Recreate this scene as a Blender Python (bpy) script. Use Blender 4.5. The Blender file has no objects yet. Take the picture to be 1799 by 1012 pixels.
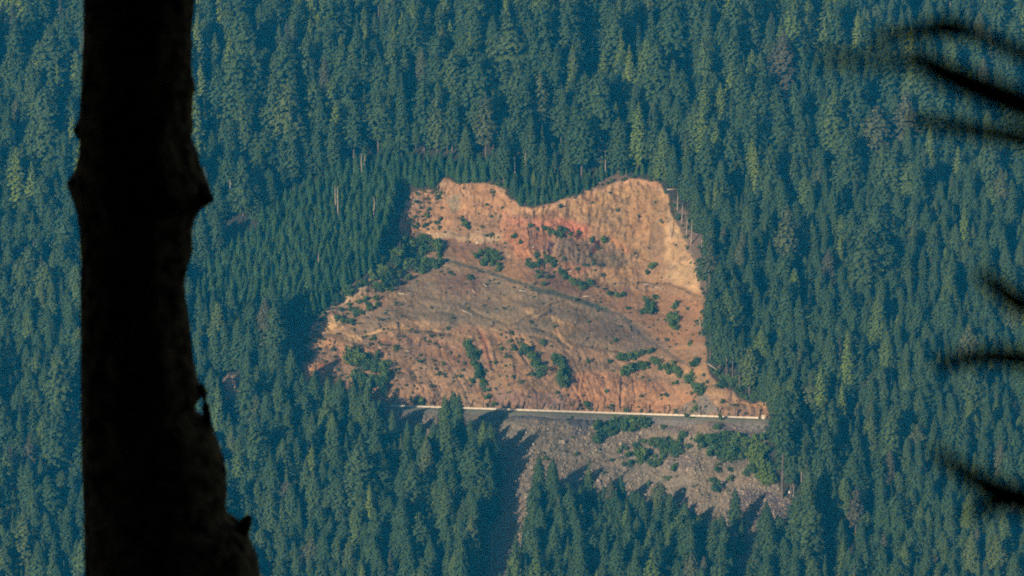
import bpy, math, random
import numpy as np
from mathutils import Vector, Matrix

# ------------------------------------------------------------------ camera, sky, sun, exposure
SC = bpy.context.scene
COL = SC.collection
CAM = np.array([0.0, 0.0, 440.0])
PITCH = math.radians(12.0)
KPX = (18.0 / 135.0) / 899.5                       # radians per photo pixel
cam_d = bpy.data.cameras.new("camera")
cam_d.lens = 135.0
cam_d.sensor_width = 36.0
cam_d.clip_start = 0.5
cam_d.clip_end = 6000.0
cam_d.dof.use_dof = True
cam_d.dof.focus_distance = 2000.0
cam_d.dof.aperture_fstop = 2.9
cam = bpy.data.objects.new("camera", cam_d)
COL.objects.link(cam)
cam.location = CAM
cam.rotation_euler = (math.radians(90.0) - PITCH, 0, 0)
SC.camera = cam

SUN_DIR = Vector((-0.548, -0.782, 0.296)).normalized()     # towards the sun
SUN_EL = math.asin(SUN_DIR.z)
SUN_AZ = math.atan2(SUN_DIR.x, SUN_DIR.y)
W = bpy.data.worlds.new("World")
SC.world = W
W.use_nodes = True
nt = W.node_tree
bg = nt.nodes["Background"]
sky = nt.nodes.new("ShaderNodeTexSky")
sky.sky_type = 'NISHITA'
sky.sun_disc = False
sky.sun_elevation = SUN_EL
sky.sun_rotation = SUN_AZ
nt.links.new(sky.outputs[0], bg.inputs[0])
bg.inputs[1].default_value = 0.05
sun_d = bpy.data.lights.new("sun", 'SUN')
sun_d.energy = 5.0
sun_d.angle = math.radians(0.5)
sun_d.color = (1.0, 0.90, 0.76)
sun = bpy.data.objects.new("sun", sun_d)
COL.objects.link(sun)
sun.rotation_euler = SUN_DIR.to_track_quat('Z', 'Y').to_euler()
sun.location = (-400, -500, 900)
SC.view_settings.view_transform = 'Standard'
SC.view_settings.look = 'None'
SC.view_settings.exposure = 0.22
SC.view_settings.gamma = 1.0
SC.cycles.max_bounces = 4
SC.cycles.diffuse_bounces = 1
SC.cycles.volume_bounces = 0
SC.cycles.use_denoising = False
SC.cycles.use_adaptive_sampling = False
SC.cycles.sampling_pattern = 'BLUE_NOISE'
SC.cycles.filter_width = 1.9

# ------------------------------------------------------------------ helpers
RNG = np.random.default_rng(7)
FWD = np.array([0.0, math.cos(PITCH), -math.sin(PITCH)])
UPV = np.array([0.0, math.sin(PITCH), math.cos(PITCH)])
SLOPE = math.radians(34.0)
P0 = CAM + 2000.0 * FWD
TS = math.tan(SLOPE)


def ray(px, py):
    px = np.asarray(px, float)
    py = np.asarray(py, float)
    a = (px - 899.5) * KPX
    b = (506.0 - py) * KPX
    return np.stack([a, FWD[1] + b * UPV[1], FWD[2] + b * UPV[2]], -1)


def plane_t(px, py):
    d = ray(px, py)
    return (P0[2] - CAM[2] - TS * P0[1]) / (d[..., 2] - TS * d[..., 1])


_lat = {}


def vnoise(x, y, seed=0):
    if seed not in _lat:
        _lat[seed] = np.random.default_rng(1000 + seed).random((256, 256))
    L = _lat[seed]
    xi = np.floor(x).astype(int)
    yi = np.floor(y).astype(int)
    fx = x - xi
    fy = y - yi
    fx = fx * fx * (3 - 2 * fx)
    fy = fy * fy * (3 - 2 * fy)
    a = L[xi & 255, yi & 255]
    b = L[(xi + 1) & 255, yi & 255]
    c = L[xi & 255, (yi + 1) & 255]
    d = L[(xi + 1) & 255, (yi + 1) & 255]
    return (a * (1 - fx) + b * fx) * (1 - fy) + (c * (1 - fx) + d * fx) * fy


def fbm(x, y, seed=0, octv=4):
    s = 0.0
    amp = 1.0
    tot = 0.0
    for o in range(octv):
        s = s + amp * vnoise(x * 2 ** o + 17.3 * o, y * 2 ** o + 9.1 * o, seed + o)
        tot += amp
        amp *= 0.5
    return s / tot * 2 - 1


def seg_dist(X, Y, pts, closed=False):
    d = np.full(X.shape, 1e9)
    n = len(pts)
    for i in range(n if closed else n - 1):
        ax, ay = pts[i]
        bx, by = pts[(i + 1) % n]
        vx, vy = bx - ax, by - ay
        l2 = vx * vx + vy * vy + 1e-9
        t = np.clip(((X - ax) * vx + (Y - ay) * vy) / l2, 0, 1)
        d = np.minimum(d, (X - ax - t * vx) ** 2 + (Y - ay - t * vy) ** 2)
    return np.sqrt(d)


def inside(X, Y, pts):
    r = np.zeros(np.shape(X), bool)
    n = len(pts)
    for i in range(n):
        x1, y1 = pts[i]
        x2, y2 = pts[(i + 1) % n]
        if y1 == y2:
            continue
        c = ((y1 > Y) != (y2 > Y)) & (X < (x2 - x1) * (Y - y1) / (y2 - y1) + x1)
        r ^= c
    return r


def sdf(X, Y, pts):
    d = seg_dist(X, Y, pts, True)
    return np.where(inside(X, Y, pts), d, -d)          # positive inside


def sstep(a, b, x):
    t = np.clip((x - a) / (b - a), 0, 1)
    return t * t * (3 - 2 * t)


def lin(c):
    c = np.asarray(c, float) / 255.0
    return np.where(c <= 0.04045, c / 12.92, ((c + 0.055) / 1.055) ** 2.4)


HAZE_SEEN = np.array([0.001, 0.026, 0.052])
GAIN = np.array([1.52, 1.26, 1.0])


def alb(r, g, b):
    """surface colour of ground that reads (r, g, b) in full sun through the valley haze"""
    v = (lin((r * 0.93 + 4, g + 3, b + 12)) - HAZE_SEEN) / GAIN
    return np.clip(v, 0.012, 0.75)


def new_mesh(name, V, F, mats=(), mi=None, smooth=False):
    V = np.asarray(V, float)
    me = bpy.data.meshes.new(name)
    if isinstance(F, np.ndarray):
        k = F.shape[1]
        me.vertices.add(len(V))
        me.vertices.foreach_set("co", V.ravel())
        me.loops.add(F.size)
        me.loops.foreach_set("vertex_index", F.ravel().astype(np.int32))
        me.polygons.add(len(F))
        me.polygons.foreach_set("loop_start", np.arange(0, F.size, k, dtype=np.int32))
        me.update(calc_edges=True)
        me.validate()
    else:
        me.from_pydata(V.tolist(), [], F)
    for m in mats:
        me.materials.append(m)
    if mi is not None:
        me.polygons.foreach_set("material_index", np.asarray(mi, np.int32))
    if smooth:
        me.polygons.foreach_set("use_smooth", np.ones(len(me.polygons), bool))
    me.update()
    return me


def link(name, me, parent=None):
    o = bpy.data.objects.new(name, me)
    COL.objects.link(o)
    if parent is not None:
        o.parent = parent
    return o


def tag(o, label, cat, group=None, kind=None):
    o["label"] = label
    if cat:
        o["category"] = cat
    if group:
        o["group"] = group
    if kind:
        o["kind"] = kind
    return o


def mat(name, col, rough=0.85, spec=0.15):
    m = bpy.data.materials.new(name)
    m.use_nodes = True
    b = m.node_tree.nodes["Principled BSDF"]
    b.inputs["Base Color"].default_value = (*col, 1)
    b.inputs["Roughness"].default_value = rough
    b.inputs["Specular IOR Level"].default_value = spec
    return m


def noisy(m, c1, c2, scale, bump=0.0, detail=4.0):
    """procedural two-tone noise colour (+ bump) in object space"""
    t = m.node_tree
    b = t.nodes["Principled BSDF"]
    tc = t.nodes.new("ShaderNodeTexCoord")
    n = t.nodes.new("ShaderNodeTexNoise")
    n.inputs["Scale"].default_value = scale
    n.inputs["Detail"].default_value = detail
    t.links.new(tc.outputs["Object"], n.inputs["Vector"])
    r = t.nodes.new("ShaderNodeValToRGB")
    r.color_ramp.elements[0].position = 0.35
    r.color_ramp.elements[1].position = 0.65
    r.color_ramp.elements[0].color = (*c1, 1)
    r.color_ramp.elements[1].color = (*c2, 1)
    t.links.new(n.outputs["Fac"], r.inputs[0])
    t.links.new(r.outputs[0], b.inputs["Base Color"])
    if bump:
        bp = t.nodes.new("ShaderNodeBump")
        bp.inputs["Strength"].default_value = 0.7
        bp.inputs["Distance"].default_value = bump
        t.links.new(n.outputs["Fac"], bp.inputs["Height"])
        t.links.new(bp.outputs[0], b.inputs["Normal"])
    return m


def foliage_mat(name, stops, vary=0.2):
    """leaf colour: one tone per plant (random per plant) with leaf to leaf variation"""
    m = mat(name, (0.04, 0.07, 0.03), 0.8, 0.08)
    t = m.node_tree
    b = t.nodes["Principled BSDF"]
    oi = t.nodes.new("ShaderNodeObjectInfo")
    r = t.nodes.new("ShaderNodeValToRGB")
    r.color_ramp.interpolation = 'LINEAR'
    els = r.color_ramp.elements
    els[0].position, els[0].color = stops[0][0], (*stops[0][1], 1)
    els[1].position, els[1].color = stops[-1][0], (*stops[-1][1], 1)
    for p, c in stops[1:-1]:
        e = els.new(p)
        e.color = (*c, 1)
    t.links.new(oi.outputs["Random"], r.inputs[0])
    tc = t.nodes.new("ShaderNodeTexCoord")
    n = t.nodes.new("ShaderNodeTexNoise")
    n.inputs["Scale"].default_value = 0.55
    n.inputs["Detail"].default_value = 3.0
    t.links.new(tc.outputs["Object"], n.inputs["Vector"])
    mr = t.nodes.new("ShaderNodeMapRange")
    mr.inputs["From Min"].default_value = 0.3
    mr.inputs["From Max"].default_value = 0.7
    mr.inputs["To Min"].default_value = 1 - vary
    mr.inputs["To Max"].default_value = 1 + vary
    t.links.new(n.outputs["Fac"], mr.inputs["Value"])
    mx = t.nodes.new("ShaderNodeVectorMath")
    mx.operation = 'SCALE'
    t.links.new(r.outputs[0], mx.inputs[0])
    t.links.new(mr.outputs[0], mx.inputs["Scale"])
    t.links.new(mx.outputs[0], b.inputs["Base Color"])
    return m


# ------------------------------------------------------------------ materials
DG = (0.035, 0.067, 0.024)
MG = (0.043, 0.076, 0.026)
YG = (0.07, 0.112, 0.026)
GB = (0.066, 0.068, 0.04)
M_NEEDLE = foliage_mat("conifer_needles", [(0.0, DG), (0.30, (0.038, 0.071, 0.026)), (0.62, MG), (0.80, (0.048, 0.080, 0.028)),
                                           (0.93, YG), (0.965, (0.070, 0.090, 0.034)), (1.0, GB)])
M_YOUNG = foliage_mat("young_needles", [(0.0, (0.033, 0.076, 0.024)), (0.6, (0.040, 0.086, 0.026)), (1.0, (0.052, 0.098, 0.028))], 0.25)
M_PALE = foliage_mat("pale_needles", [(0.0, (0.085, 0.135, 0.024)), (1.0, (0.110, 0.155, 0.028))])
M_LEAF = foliage_mat("bush_leaves", [(0.0, (0.042, 0.085, 0.026)), (0.6, (0.062, 0.112, 0.028)), (1.0, (0.092, 0.138, 0.028))], 0.3)
M_LIME = foliage_mat("lime_leaves", [(0.0, (0.070, 0.125, 0.016)), (1.0, (0.105, 0.160, 0.020))], 0.25)
M_WEED = foliage_mat("weeds", [(0.0, (0.075, 0.070, 0.034)), (0.35, (0.055, 0.080, 0.026)), (0.8, (0.050, 0.095, 0.024)), (1.0, (0.095, 0.12, 0.035))], 0.25)
M_RUST = foliage_mat("rusty_needles", [(0.0, (0.17, 0.075, 0.045)), (1.0, (0.24, 0.12, 0.06))])
M_BARK = noisy(mat("bark", (0.12, 0.1, 0.08)), (0.065, 0.055, 0.045), (0.15, 0.125, 0.10), 1.2)
M_SNAG = noisy(mat("dead_wood", (0.4, 0.36, 0.3)), (0.20, 0.17, 0.14), (0.40, 0.34, 0.28), 1.5)
M_LOGD = noisy(mat("dark_wood", (0.1, 0.08, 0.07)), (0.05, 0.04, 0.035), (0.14, 0.11, 0.09), 1.5)
M_ROCK = noisy(mat("talus_rock", (0.3, 0.26, 0.22)), (0.165, 0.143, 0.110), (0.35, 0.30, 0.232), 0.9, 0.1)
M_CONC = noisy(mat("concrete", (0.75, 0.70, 0.62)), (0.44, 0.40, 0.34), (0.62, 0.56, 0.48), 0.8, 0.01)
M_WHITE = mat("white_paint", (0.8, 0.78, 0.74))
M_STEEL = noisy(mat("rusted_steel", (0.07, 0.055, 0.05), 0.7, 0.3), (0.045, 0.035, 0.032), (0.09, 0.065, 0.05), 2.0)
M_NEARBARK = noisy(mat("dark_bark", (0.02, 0.016, 0.012), 0.95, 0.03), (0.03, 0.022, 0.014), (0.30, 0.21, 0.11), 6.0, 0.04, 6.0)

# ------------------------------------------------------------------ slide outline and ground colours (photo pixels)
SCAR = [(705, 400), (703, 375), (712, 350), (735, 338), (765, 335), (772, 315), (785, 313), (795, 322), (830, 320), (865, 322),
        (888, 330), (896, 352), (912, 362), (935, 368), (962, 356), (990, 350), (1008, 344), (1040, 334), (1052, 326), (1080, 320),
        (1105, 313), (1135, 312), (1160, 320), (1170, 345), (1178, 375), (1190, 400), (1212, 435), (1222, 470), (1235, 510),
        (1242, 560), (1240, 610), (1245, 650), (1270, 680), (1300, 700), (1345, 708), (1352, 735), (1348, 760), (1344, 800),
        (1362, 850), (1412, 900), (1440, 930), (1420, 960), (1340, 960), (1330, 1015), (1280, 1015), (1250, 930), (1180, 900),
        (1120, 880), (1050, 870), (1000, 870), (950, 885), (937, 930), (925, 1012), (905, 1150), (800, 1150), (835, 960),
        (855, 850), (840, 810), (770, 800), (690, 780), (650, 720), (600, 700), (552, 700), (520, 676), (534, 650), (530, 640), (556, 622), (544, 606),
        (545, 590), (555, 565), (570, 545), (610, 505), (650, 488), (690, 470), (712, 440)]
NO_TREES = [(705, 400), (703, 375), (712, 350), (735, 338), (765, 335), (772, 315), (785, 313), (795, 322), (830, 320), (865, 322),
            (888, 330), (896, 352), (912, 362), (935, 368), (962, 356), (990, 350), (1008, 344), (1040, 330), (1060, 316), (1080, 312),
            (1105, 308), (1135, 308), (1168, 318), (1186, 345), (1206, 380), (1230, 420), (1240, 470), (1242, 510),
            (1244, 560), (1244, 610), (1250, 650), (1274, 678), (1310, 698), (1350, 710), (1356, 735), (1352, 760), (1346, 800),
            (1362, 850), (1412, 900), (1446, 928), (1424, 960), (1348, 962), (1335, 1012), (1280, 1012), (1255, 962), (1200, 935),
            (1130, 918), (1060, 896), (1000, 886), (944, 888), (932, 925), (912, 990), (870, 1150), (815, 1150), (842, 960),
            (866, 900), (874, 838), (830, 815), (770, 803), (700, 797), (660, 768), (600, 748), (540, 738), (486, 702), (500, 640),
            (514, 590), (556, 554), (600, 512), (634, 488), (655, 470), (672, 430), (686, 390), (694, 340)]


def road_y(px):
    return 714.0 + (np.asarray(px, float) - 690.0) * 0.0335


def col_interp(px, pts):
    a = np.array(pts, float)
    return np.interp(px, a[:, 0], a[:, 1])


# grid of the hillside: fine over the slide and its foot, coarse in the forest
def axis(lo, f0, f1, hi, fine, coarse):
    a = list(np.arange(f0, f1, fine))
    x, s = f0, fine
    left = []
    while x > lo:
        s = min(coarse, s * 1.12)
        x -= s
        left.append(x)
    x, s = a[-1], fine
    right = []
    while x < hi:
        s = min(coarse, s * 1.12)
        x += s
        right.append(x)
    return np.array(left[::-1] + a + right)


GX = axis(-420, 500, 1425, 2220, 1.6, 14)
GY = axis(-230, 300, 950, 1330, 1.5, 12)
PX, PY = np.meshgrid(GX, GY)                        # rows: py
T0 = plane_t(PX, PY)
DPIC = 2000 * KPX                                  # metres of picture per pixel

wx = PX + 8 * fbm(PX / 22, PY / 22, 3, 4)
wy = PY + 7 * fbm(PX / 22, PY / 22, 13, 4)
scar_d = sdf(wx, wy, SCAR)
scar_m = sstep(-2, 3, scar_d)

# slope (degrees) down each column of the slide, integrated to a depth profile
ytop = col_interp(GX, [(500, 560), (560, 540), (640, 490), (690, 430), (704, 370), (735, 338), (775, 315), (860, 322), (890, 335),
                       (912, 362), (940, 366), (990, 350), (1050, 327), (1105, 312), (1160, 320), (1180, 375), (1215, 440),
                       (1240, 540), (1280, 680), (1350, 708)])
yfoot = col_interp(GX, [(500, 600), (640, 520), (700, 445), (770, 412), (850, 430), (900, 440), (960, 462), (1050, 492), (1150, 498),
                        (1240, 550), (1290, 700), (1350, 725)])
ylobe = col_interp(GX, [(500, 620), (600, 580), (700, 572), (800, 575), (900, 590), (1000, 610), (1100, 635), (1200, 640), (1350, 730)])
yr = road_y(GX)
ker = np.exp(-np.linspace(-2, 2, 13) ** 2)
ker /= ker.sum()
sm = lambda v: np.convolve(np.pad(v, 6, mode='edge'), ker, 'valid')
ytop, yfoot, ylobe = sm(ytop), sm(yfoot), sm(ylobe)
S = np.full(PX.shape, 34.0)
S = S + (54 - S) * sstep(-3, 3, PY - ytop) * (1 - sstep(-10, 20, PY - yfoot))
S = S + (29 - 34) * sstep(-10, 20, PY - yfoot) * (1 - sstep(-12, 12, PY - ylobe))
S = S + (40 - 34) * sstep(-12, 12, PY - ylobe) * (1 - sstep(-46, -40, PY - yr))
S = S + (50 - 34) * sstep(-46, -40, PY - yr) * (1 - sstep(-3, -2, PY - yr))
rel = np.degrees((PY - 506) * KPX) + 12.0           # view angle below horizontal
base_rate = 1 / np.tan(np.radians(34 + rel))
rate = base_rate - 1 / np.tan(np.radians(S + rel))   # metres of recess per metre of picture
dy = np.diff(GY, prepend=GY[0] - 1)[:, None] * DPIC
prof = -np.cumsum(rate * dy, axis=0)
above_road = (PY < yr[None, :] - 2)
xm = sstep(500, 620, PX) * (1 - sstep(1300, 1420, PX))
kx = np.exp(-0.5 * (np.arange(-30, 31) / 11.0) ** 2)
kx /= kx.sum()
prof = np.apply_along_axis(lambda v: np.convolve(np.pad(v, 30, mode='edge'), kx, 'valid'), 1, prof)
R = prof * xm
rb = R[np.searchsorted(GY, 722), :]
# road bench and embankment: from the recess at the road toe, out 10 m, then easing back
at_road = np.array([np.interp(yr[j] - 2.5, GY, R[:, j]) for j in range(len(GX))])
rw = 8.5                                          # picture pixels taken by the carriageway
bench = (1 / math.tan(math.radians(13.8)) - base_rate) * DPIC
R = np.where(PY >= (yr - 2.5)[None, :], at_road[None, :] + bench * np.clip(PY - yr - 0.0, 0, rw) * xm, R)
down = np.clip(PY - yr - rw, 0, None) * DPIC
R = np.where(PY >= (yr + rw)[None, :], R - np.minimum(0.22 * down, np.abs(R)) * np.sign(R) * xm, R)
R = R * np.where(PY < (yr + rw)[None, :], sstep(-4, 8, scar_d), 1.0)
R = R + (1 - scar_m) * 0 + 7.0 * fbm(PX / 190, PY / 150, 21, 3) * (1 - sstep(-60, -5, scar_d)) * 1.0
on_road = sstep(-4, -1, PY - yr) * (1 - sstep(rw, rw + 4, PY - yr)) * xm

# side scarp along the planted stand: the slide lies several metres below its trees
LSC = [(694, 322), (692, 345), (686, 390), (672, 430), (655, 470), (636, 492), (600, 522), (560, 556), (532, 582), (512, 625), (498, 690)]
sd = seg_dist(PX, PY, LSC)
lz = inside(PX, PY, LSC + [(560, 760), (1000, 760), (1000, 322)])
sd = np.where(lz, sd, -sd)
R = R - 6.0 * sstep(0, 9, sd) * (1 - sstep(25, 150, sd)) * lz * sstep(318, 345, PY) * (1 - sstep(430, 520, PY))
# relief of the bare ground
head = sstep(0, 8, PY - ytop) * (1 - sstep(0, 30, PY - yfoot)) * scar_m
low = sstep(-20, 20, PY - ylobe) * (1 - sstep(-3, 0, PY - yr)) * scar_m
lobe = sstep(0, 25, PY - yfoot) * (1 - low) * scar_m * (PY < yr)
tal = sstep(rw + 2, rw + 8, PY - yr) * scar_m
fl = 1 - np.abs(fbm(wx / 15, wy / 75, 31, 3))
R = R + head * (1.9 * (fl - 0.8) * (0.3 + vnoise(PX / 60, PY / 60, 33)) + 1.3 * fbm(PX / 7, PY / 30, 36, 3) * (1 - sstep(10, 45, PY - ytop)) + 2.6 * fbm(PX / 45, PY / 60, 34, 3) + 0.9 * fbm(wx / 6, wy / 12, 37, 3))
rl = 1 - np.abs(fbm((wx - 0.35 * (wy - 650)) / 11, wy / 70, 41, 2))
rill_amt = 0.12 + 0.88 * sstep(0.0, 0.4, fbm(PX / 80, PY / 60, 44, 2))
R = R + low * (-0.8 * sstep(0.88, 0.99, rl) * rill_amt + 1.8 * fbm(PX / 38, PY / 24, 46, 3))
R = R + lobe * (1.5 * fbm(PX / 60, PY / 22, 51, 3))
R = R + scar_m * (1 - on_road) * (0.75 * fbm(PX / 9, PY / 7, 55, 3) + 0.42 * fbm(PX / 3.8, PY / 3.2, 58, 2))
R = R + tal * (1.2 * fbm(PX / 55, PY / 40, 61, 3) + 0.5 * fbm(PX / 5, PY / 4.5, 64, 2))


def stroke(pts, w, soft=1.0):
    return 1 - sstep(w * (1 - 0.5 * soft), w * (1 + 0.7 * soft), seg_dist(wx * 0.5 + PX * 0.5, wy * 0.5 + PY * 0.5, pts))


GULLIES = [([(822, 595), (832, 622), (845, 655), (852, 690)], 4, 2.6), ([(842, 582), (858, 612), (866, 650)], 4, 2.6),
           ([(905, 594), (922, 622), (948, 662)], 5, 2.4), ([(915, 590), (940, 630), (962, 664)], 3, 1.5),
           ([(968, 560), (986, 600), (1000, 624)], 3, 1.5), ([(1092, 660), (1092, 690), (1092, 716)], 2.6, 3.0),
           ([(1112, 662), (1116, 690), (1116, 712)], 2, 2.2), ([(1062, 662), (1066, 690), (1064, 715)], 2, 1.6),
           ([(1020, 660), (1016, 690), (1020, 712)], 2, 1.4), ([(1150, 676), (1166, 700)], 2, 1.4), ([(1180, 676), (1204, 712)], 2, 1.5),
           ([(798, 650), (812, 680), (826, 708)], 2.2, 1.8), ([(880, 640), (900, 680), (912, 700)], 2, 1.5),
           ([(890, 570), (906, 606), (930, 640)], 2, 1.4), ([(870, 590), (888, 640), (896, 680)], 2, 1.2),
           ([(930, 400), (934, 440), (960, 470)], 2.5, 2.2), ([(966, 440), (990, 478), (1020, 505)], 4, 2.0),
           ([(1046, 420), (1044, 450)], 3, 1.5), ([(1150, 400), (1146, 460)], 5, 1.6), ([(770, 600), (784, 640)], 2, 1.2)]
for pts, w, dep in GULLIES:
    R = R - 0.5 * dep * stroke(pts, w * 0.8)
STEPS = [([(785, 455), (850, 473), (900, 490), (960, 510), (1030, 530), (1090, 552), (1130, 590), (1200, 636)], 3.5, 1.8),
         ([(540, 590), (580, 588), (620, 602), (660, 612), (700, 617)], 3, 1.6),
         ([(534, 624), (560, 628), (590, 640)], 2.5, 1.2), ([(640, 592), (690, 580), (760, 583), (800, 590)], 3, 1.3),
         ([(740, 520), (800, 530), (850, 556), (900, 572)], 2.5, 1.0), ([(1000, 600), (1050, 612), (1090, 618)], 2.5, 1.0),
         ([(905, 570), (960, 540), (990, 525)], 2.5, 1.0), ([(935, 575), (970, 585), (1000, 612)], 3, 1.3),
         ([(1120, 495), (1180, 500), (1236, 524)], 2.5, 1.2)]
MOUNDS = [(712, 588, 62, 20, 3.0), (592, 602, 42, 14, 2.4), (584, 562, 30, 16, 2.4), (640, 520, 40, 20, 2.0), (575, 650, 42, 20, 2.4), (650, 612, 46, 12, 2.0),
          (738, 690, 58, 24, 3.2), (1000, 692, 40, 28, 2.2), (1110, 692, 110, 34, 3.6), (1225, 706, 36, 18, 2.2), (1310, 722, 46, 14, 2.4), (858, 625, 16, 42, 2.2),
          (893, 640, 14, 40, 1.8), (985, 580, 30, 16, 2.2), (1000, 560, 30, 12, 1.6), (940, 545, 34, 10, 1.8), (1070, 592, 60, 24, 2.4), (800, 510, 60, 26, 2.0),
          (1200, 812, 34, 20, 3.4), (1300, 830, 50, 22, 2.4), (1180, 760, 50, 14, 2.0), (770, 560, 44, 10, 1.8), (830, 418, 48, 8, 1.4)]
for mx_, my_, ra, rb_, hgt in MOUNDS:
    q = np.sqrt(((wx - mx_) / ra) ** 2 + ((wy - my_) / rb_) ** 2)
    R = R + hgt * (1 - sstep(0.35, 1.05, q)) * (1 - on_road) * scar_m
for pts, w, dep in STEPS[1:]:
    d = seg_dist(PX, PY, pts)
    R = R - 0.35 * dep * (1 - sstep(0.3 * w, 1.5 * w, d))
for pts, w, dep in STEPS:
    d = seg_dist(PX, PY, pts)
    R = R - 0.2 * dep * (1 - sstep(0.3 * w, 1.5 * w, d))
    up = np.roll(d, 5, axis=0)
    R = R + 0.25 * dep * (1 - sstep(0.5 * w, 2.2 * w, up))
R = np.where(on_road > 0, R * 1.0 - 0.5 * on_road, R)

TT = T0 - R * 1.0


def depth_at(px, py):
    j = np.clip(np.searchsorted(GX, px) - 1, 0, len(GX) - 2)
    i = np.clip(np.searchsorted(GY, py) - 1, 0, len(GY) - 2)
    fx = np.clip((px - GX[j]) / (GX[j + 1] - GX[j]), 0, 1)
    fy = np.clip((py - GY[i]) / (GY[i + 1] - GY[i]), 0, 1)
    return ((TT[i, j] * (1 - fx) + TT[i, j + 1] * fx) * (1 - fy) + (TT[i + 1, j] * (1 - fx) + TT[i + 1, j + 1] * fx) * fy)


def at(px, py, lift=0.0):
    px = np.asarray(px, float)
    py = np.asarray(py, float)
    p = CAM + ray(px, py) * depth_at(px, py)[..., None]
    p[..., 2] += lift
    return p


# --- ground colour: soils, rock bands and gravel
C = np.empty(PX.shape + (3,))
C[:] = (0.045, 0.042, 0.026)                                    # forest floor litter


def paint(mask, col):
    global C
    C = C * (1 - mask[..., None]) + mask[..., None] * np.asarray(col)


def poly(pts, col, soft=4.0, amt=1.0, clip=True):
    m = sstep(-soft, soft, sdf(wx, wy, pts)) * amt
    if clip:
        m = m * scar_m
    paint(m, col)


paint(scar_m, alb(167, 124, 92))
paint(scar_m * (PY > (yr + 8)[None, :]), alb(142, 120, 98))
poly([(700, 340), (775, 312), (890, 328), (905, 365), (900, 420), (760, 420), (705, 400)], alb(190, 136, 98), 8)
poly([(960, 355), (1050, 325), (1160, 318), (1185, 390), (1170, 490), (1050, 500), (1080, 420), (1000, 380)], alb(180, 132, 93), 8)
poly([(1055, 330), (1165, 322), (1172, 350), (1060, 345)], alb(188, 138, 96), 4)
poly([(1166, 345), (1192, 400), (1214, 440), (1238, 515), (1200, 505), (1166, 485), (1160, 425), (1175, 395)], alb(196, 150, 108), 5)
poly([(1152, 384), (1166, 400), (1164, 455), (1136, 462), (1142, 410)], alb(142, 112, 88), 5, 0.7)
poly([(1150, 440), (1180, 470), (1165, 500), (1110, 505), (1090, 495)], alb(172, 126, 92), 8)
rim = sstep(0, 3, PY - ytop) * (1 - sstep(7, 15, PY - ytop)) * sstep(0.0, 0.3, fbm(PX / 30, PY / 30, 71, 2) + 0.25) * (PX > 700) * (PX < 1190)
paint(rim * scar_m, alb(205, 148, 106))
band = (1 - sstep(3, 7, np.abs(PY - ytop - 18))) * sstep(-0.1, 0.2, fbm(PX / 40, PY / 20, 73, 2)) * (PX > 740) * (PX < 1165)
paint(band * scar_m * 0.6, alb(158, 112, 82))
poly([(880, 372), (930, 386), (990, 384), (1032, 400), (1036, 414), (1000, 412), (975, 402), (930, 402), (888, 390)], alb(206, 122, 94), 9, 0.65)
poly([(985, 384), (1008, 386), (1030, 402), (1000, 410)], alb(208, 112, 90), 7, 0.4)
poly([(880, 390), (930, 400), (932, 470), (900, 450)], alb(184, 118, 86), 8, 0.8)
poly([(925, 402), (970, 410), (965, 440), (935, 440)], alb(150, 102, 82), 6, 0.8)
poly([(978, 414), (1050, 424), (1100, 440), (1092, 466), (1040, 472), (985, 466)], alb(136, 106, 85), 5, 0.95)
poly([(1045, 440), (1096, 448), (1080, 468), (1030, 468)], alb(128, 104, 78), 4, 0.7)
poly([(990, 466), (1040, 470), (1030, 482), (1000, 480)], alb(186, 112, 82), 5, 0.6)
poly([(1070, 415), (1085, 420), (1110, 445), (1095, 450)], alb(196, 128, 88), 3, 0.8)
poly([(1046, 418), (1058, 418), (1056, 436), (1044, 450)], alb(88, 60, 62), 1.5)
poly([(1011, 406), (1021, 408), (1017, 421), (1012, 420)], alb(95, 62, 60), 1.5)
poly([(962, 425), (974, 425), (974, 446), (966, 448)], alb(98, 76, 76), 2)
poly([(1080, 345), (1090, 345), (1090, 362), (1078, 360)], alb(150, 112, 84), 2)
poly([(1102, 347), (1108, 347), (1108, 362), (1102, 362)], alb(128, 100, 78), 2)
poly([(785, 345), (808, 345), (806, 365), (790, 372)], alb(168, 138, 106), 4)
poly([(750, 406), (800, 410), (850, 408), (885, 412), (878, 424), (838, 426), (755, 416)], alb(192, 150, 112), 4, 0.85)
poly([(775, 423), (890, 426), (900, 445), (800, 446)], alb(142, 106, 86), 5, 0.9)
poly([(800, 380), (880, 380), (880, 408), (800, 408)], alb(152, 116, 90), 10, 0.8)
poly([(780, 446), (850, 446), (930, 470), (1080, 500), (1240, 530), (1240, 600), (1180, 600), (1090, 550), (1000, 520), (900, 488)], alb(160, 114, 84), 6, 0.8)
poly([(950, 450), (1000, 500), (1040, 520), (980, 512), (930, 478)], alb(142, 104, 84), 6, 0.8)
poly([(740, 475), (785, 460), (900, 497), (1000, 527), (1090, 557), (1180, 612), (1100, 628), (1000, 602), (900, 582), (820, 574), (720, 566),
      (640, 604), (600, 592), (700, 520)], alb(150, 120, 93), 7)
poly([(760, 480), (850, 482), (840, 520), (780, 520)], alb(148, 106, 86), 10, 0.7)
poly([(1050, 545), (1100, 560), (1180, 608), (1110, 620), (1030, 585)], alb(130, 106, 88), 8, 0.8)
poly([(920, 545), (975, 528), (985, 535), (930, 556)], alb(178, 138, 98), 3)
poly([(955, 553), (990, 562), (1012, 574), (1000, 590), (975, 580)], alb(192, 143, 100), 3)
poly([(970, 575), (1000, 596), (1020, 606), (1000, 610), (975, 592)], alb(184, 134, 94), 3)
poly([(612, 505), (652, 492), (640, 512), (592, 542), (562, 556), (572, 544)], alb(205, 160, 118), 3)
poly([(556, 568), (592, 551), (606, 575), (596, 592), (566, 590)], alb(208, 158, 110), 3)
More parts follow.
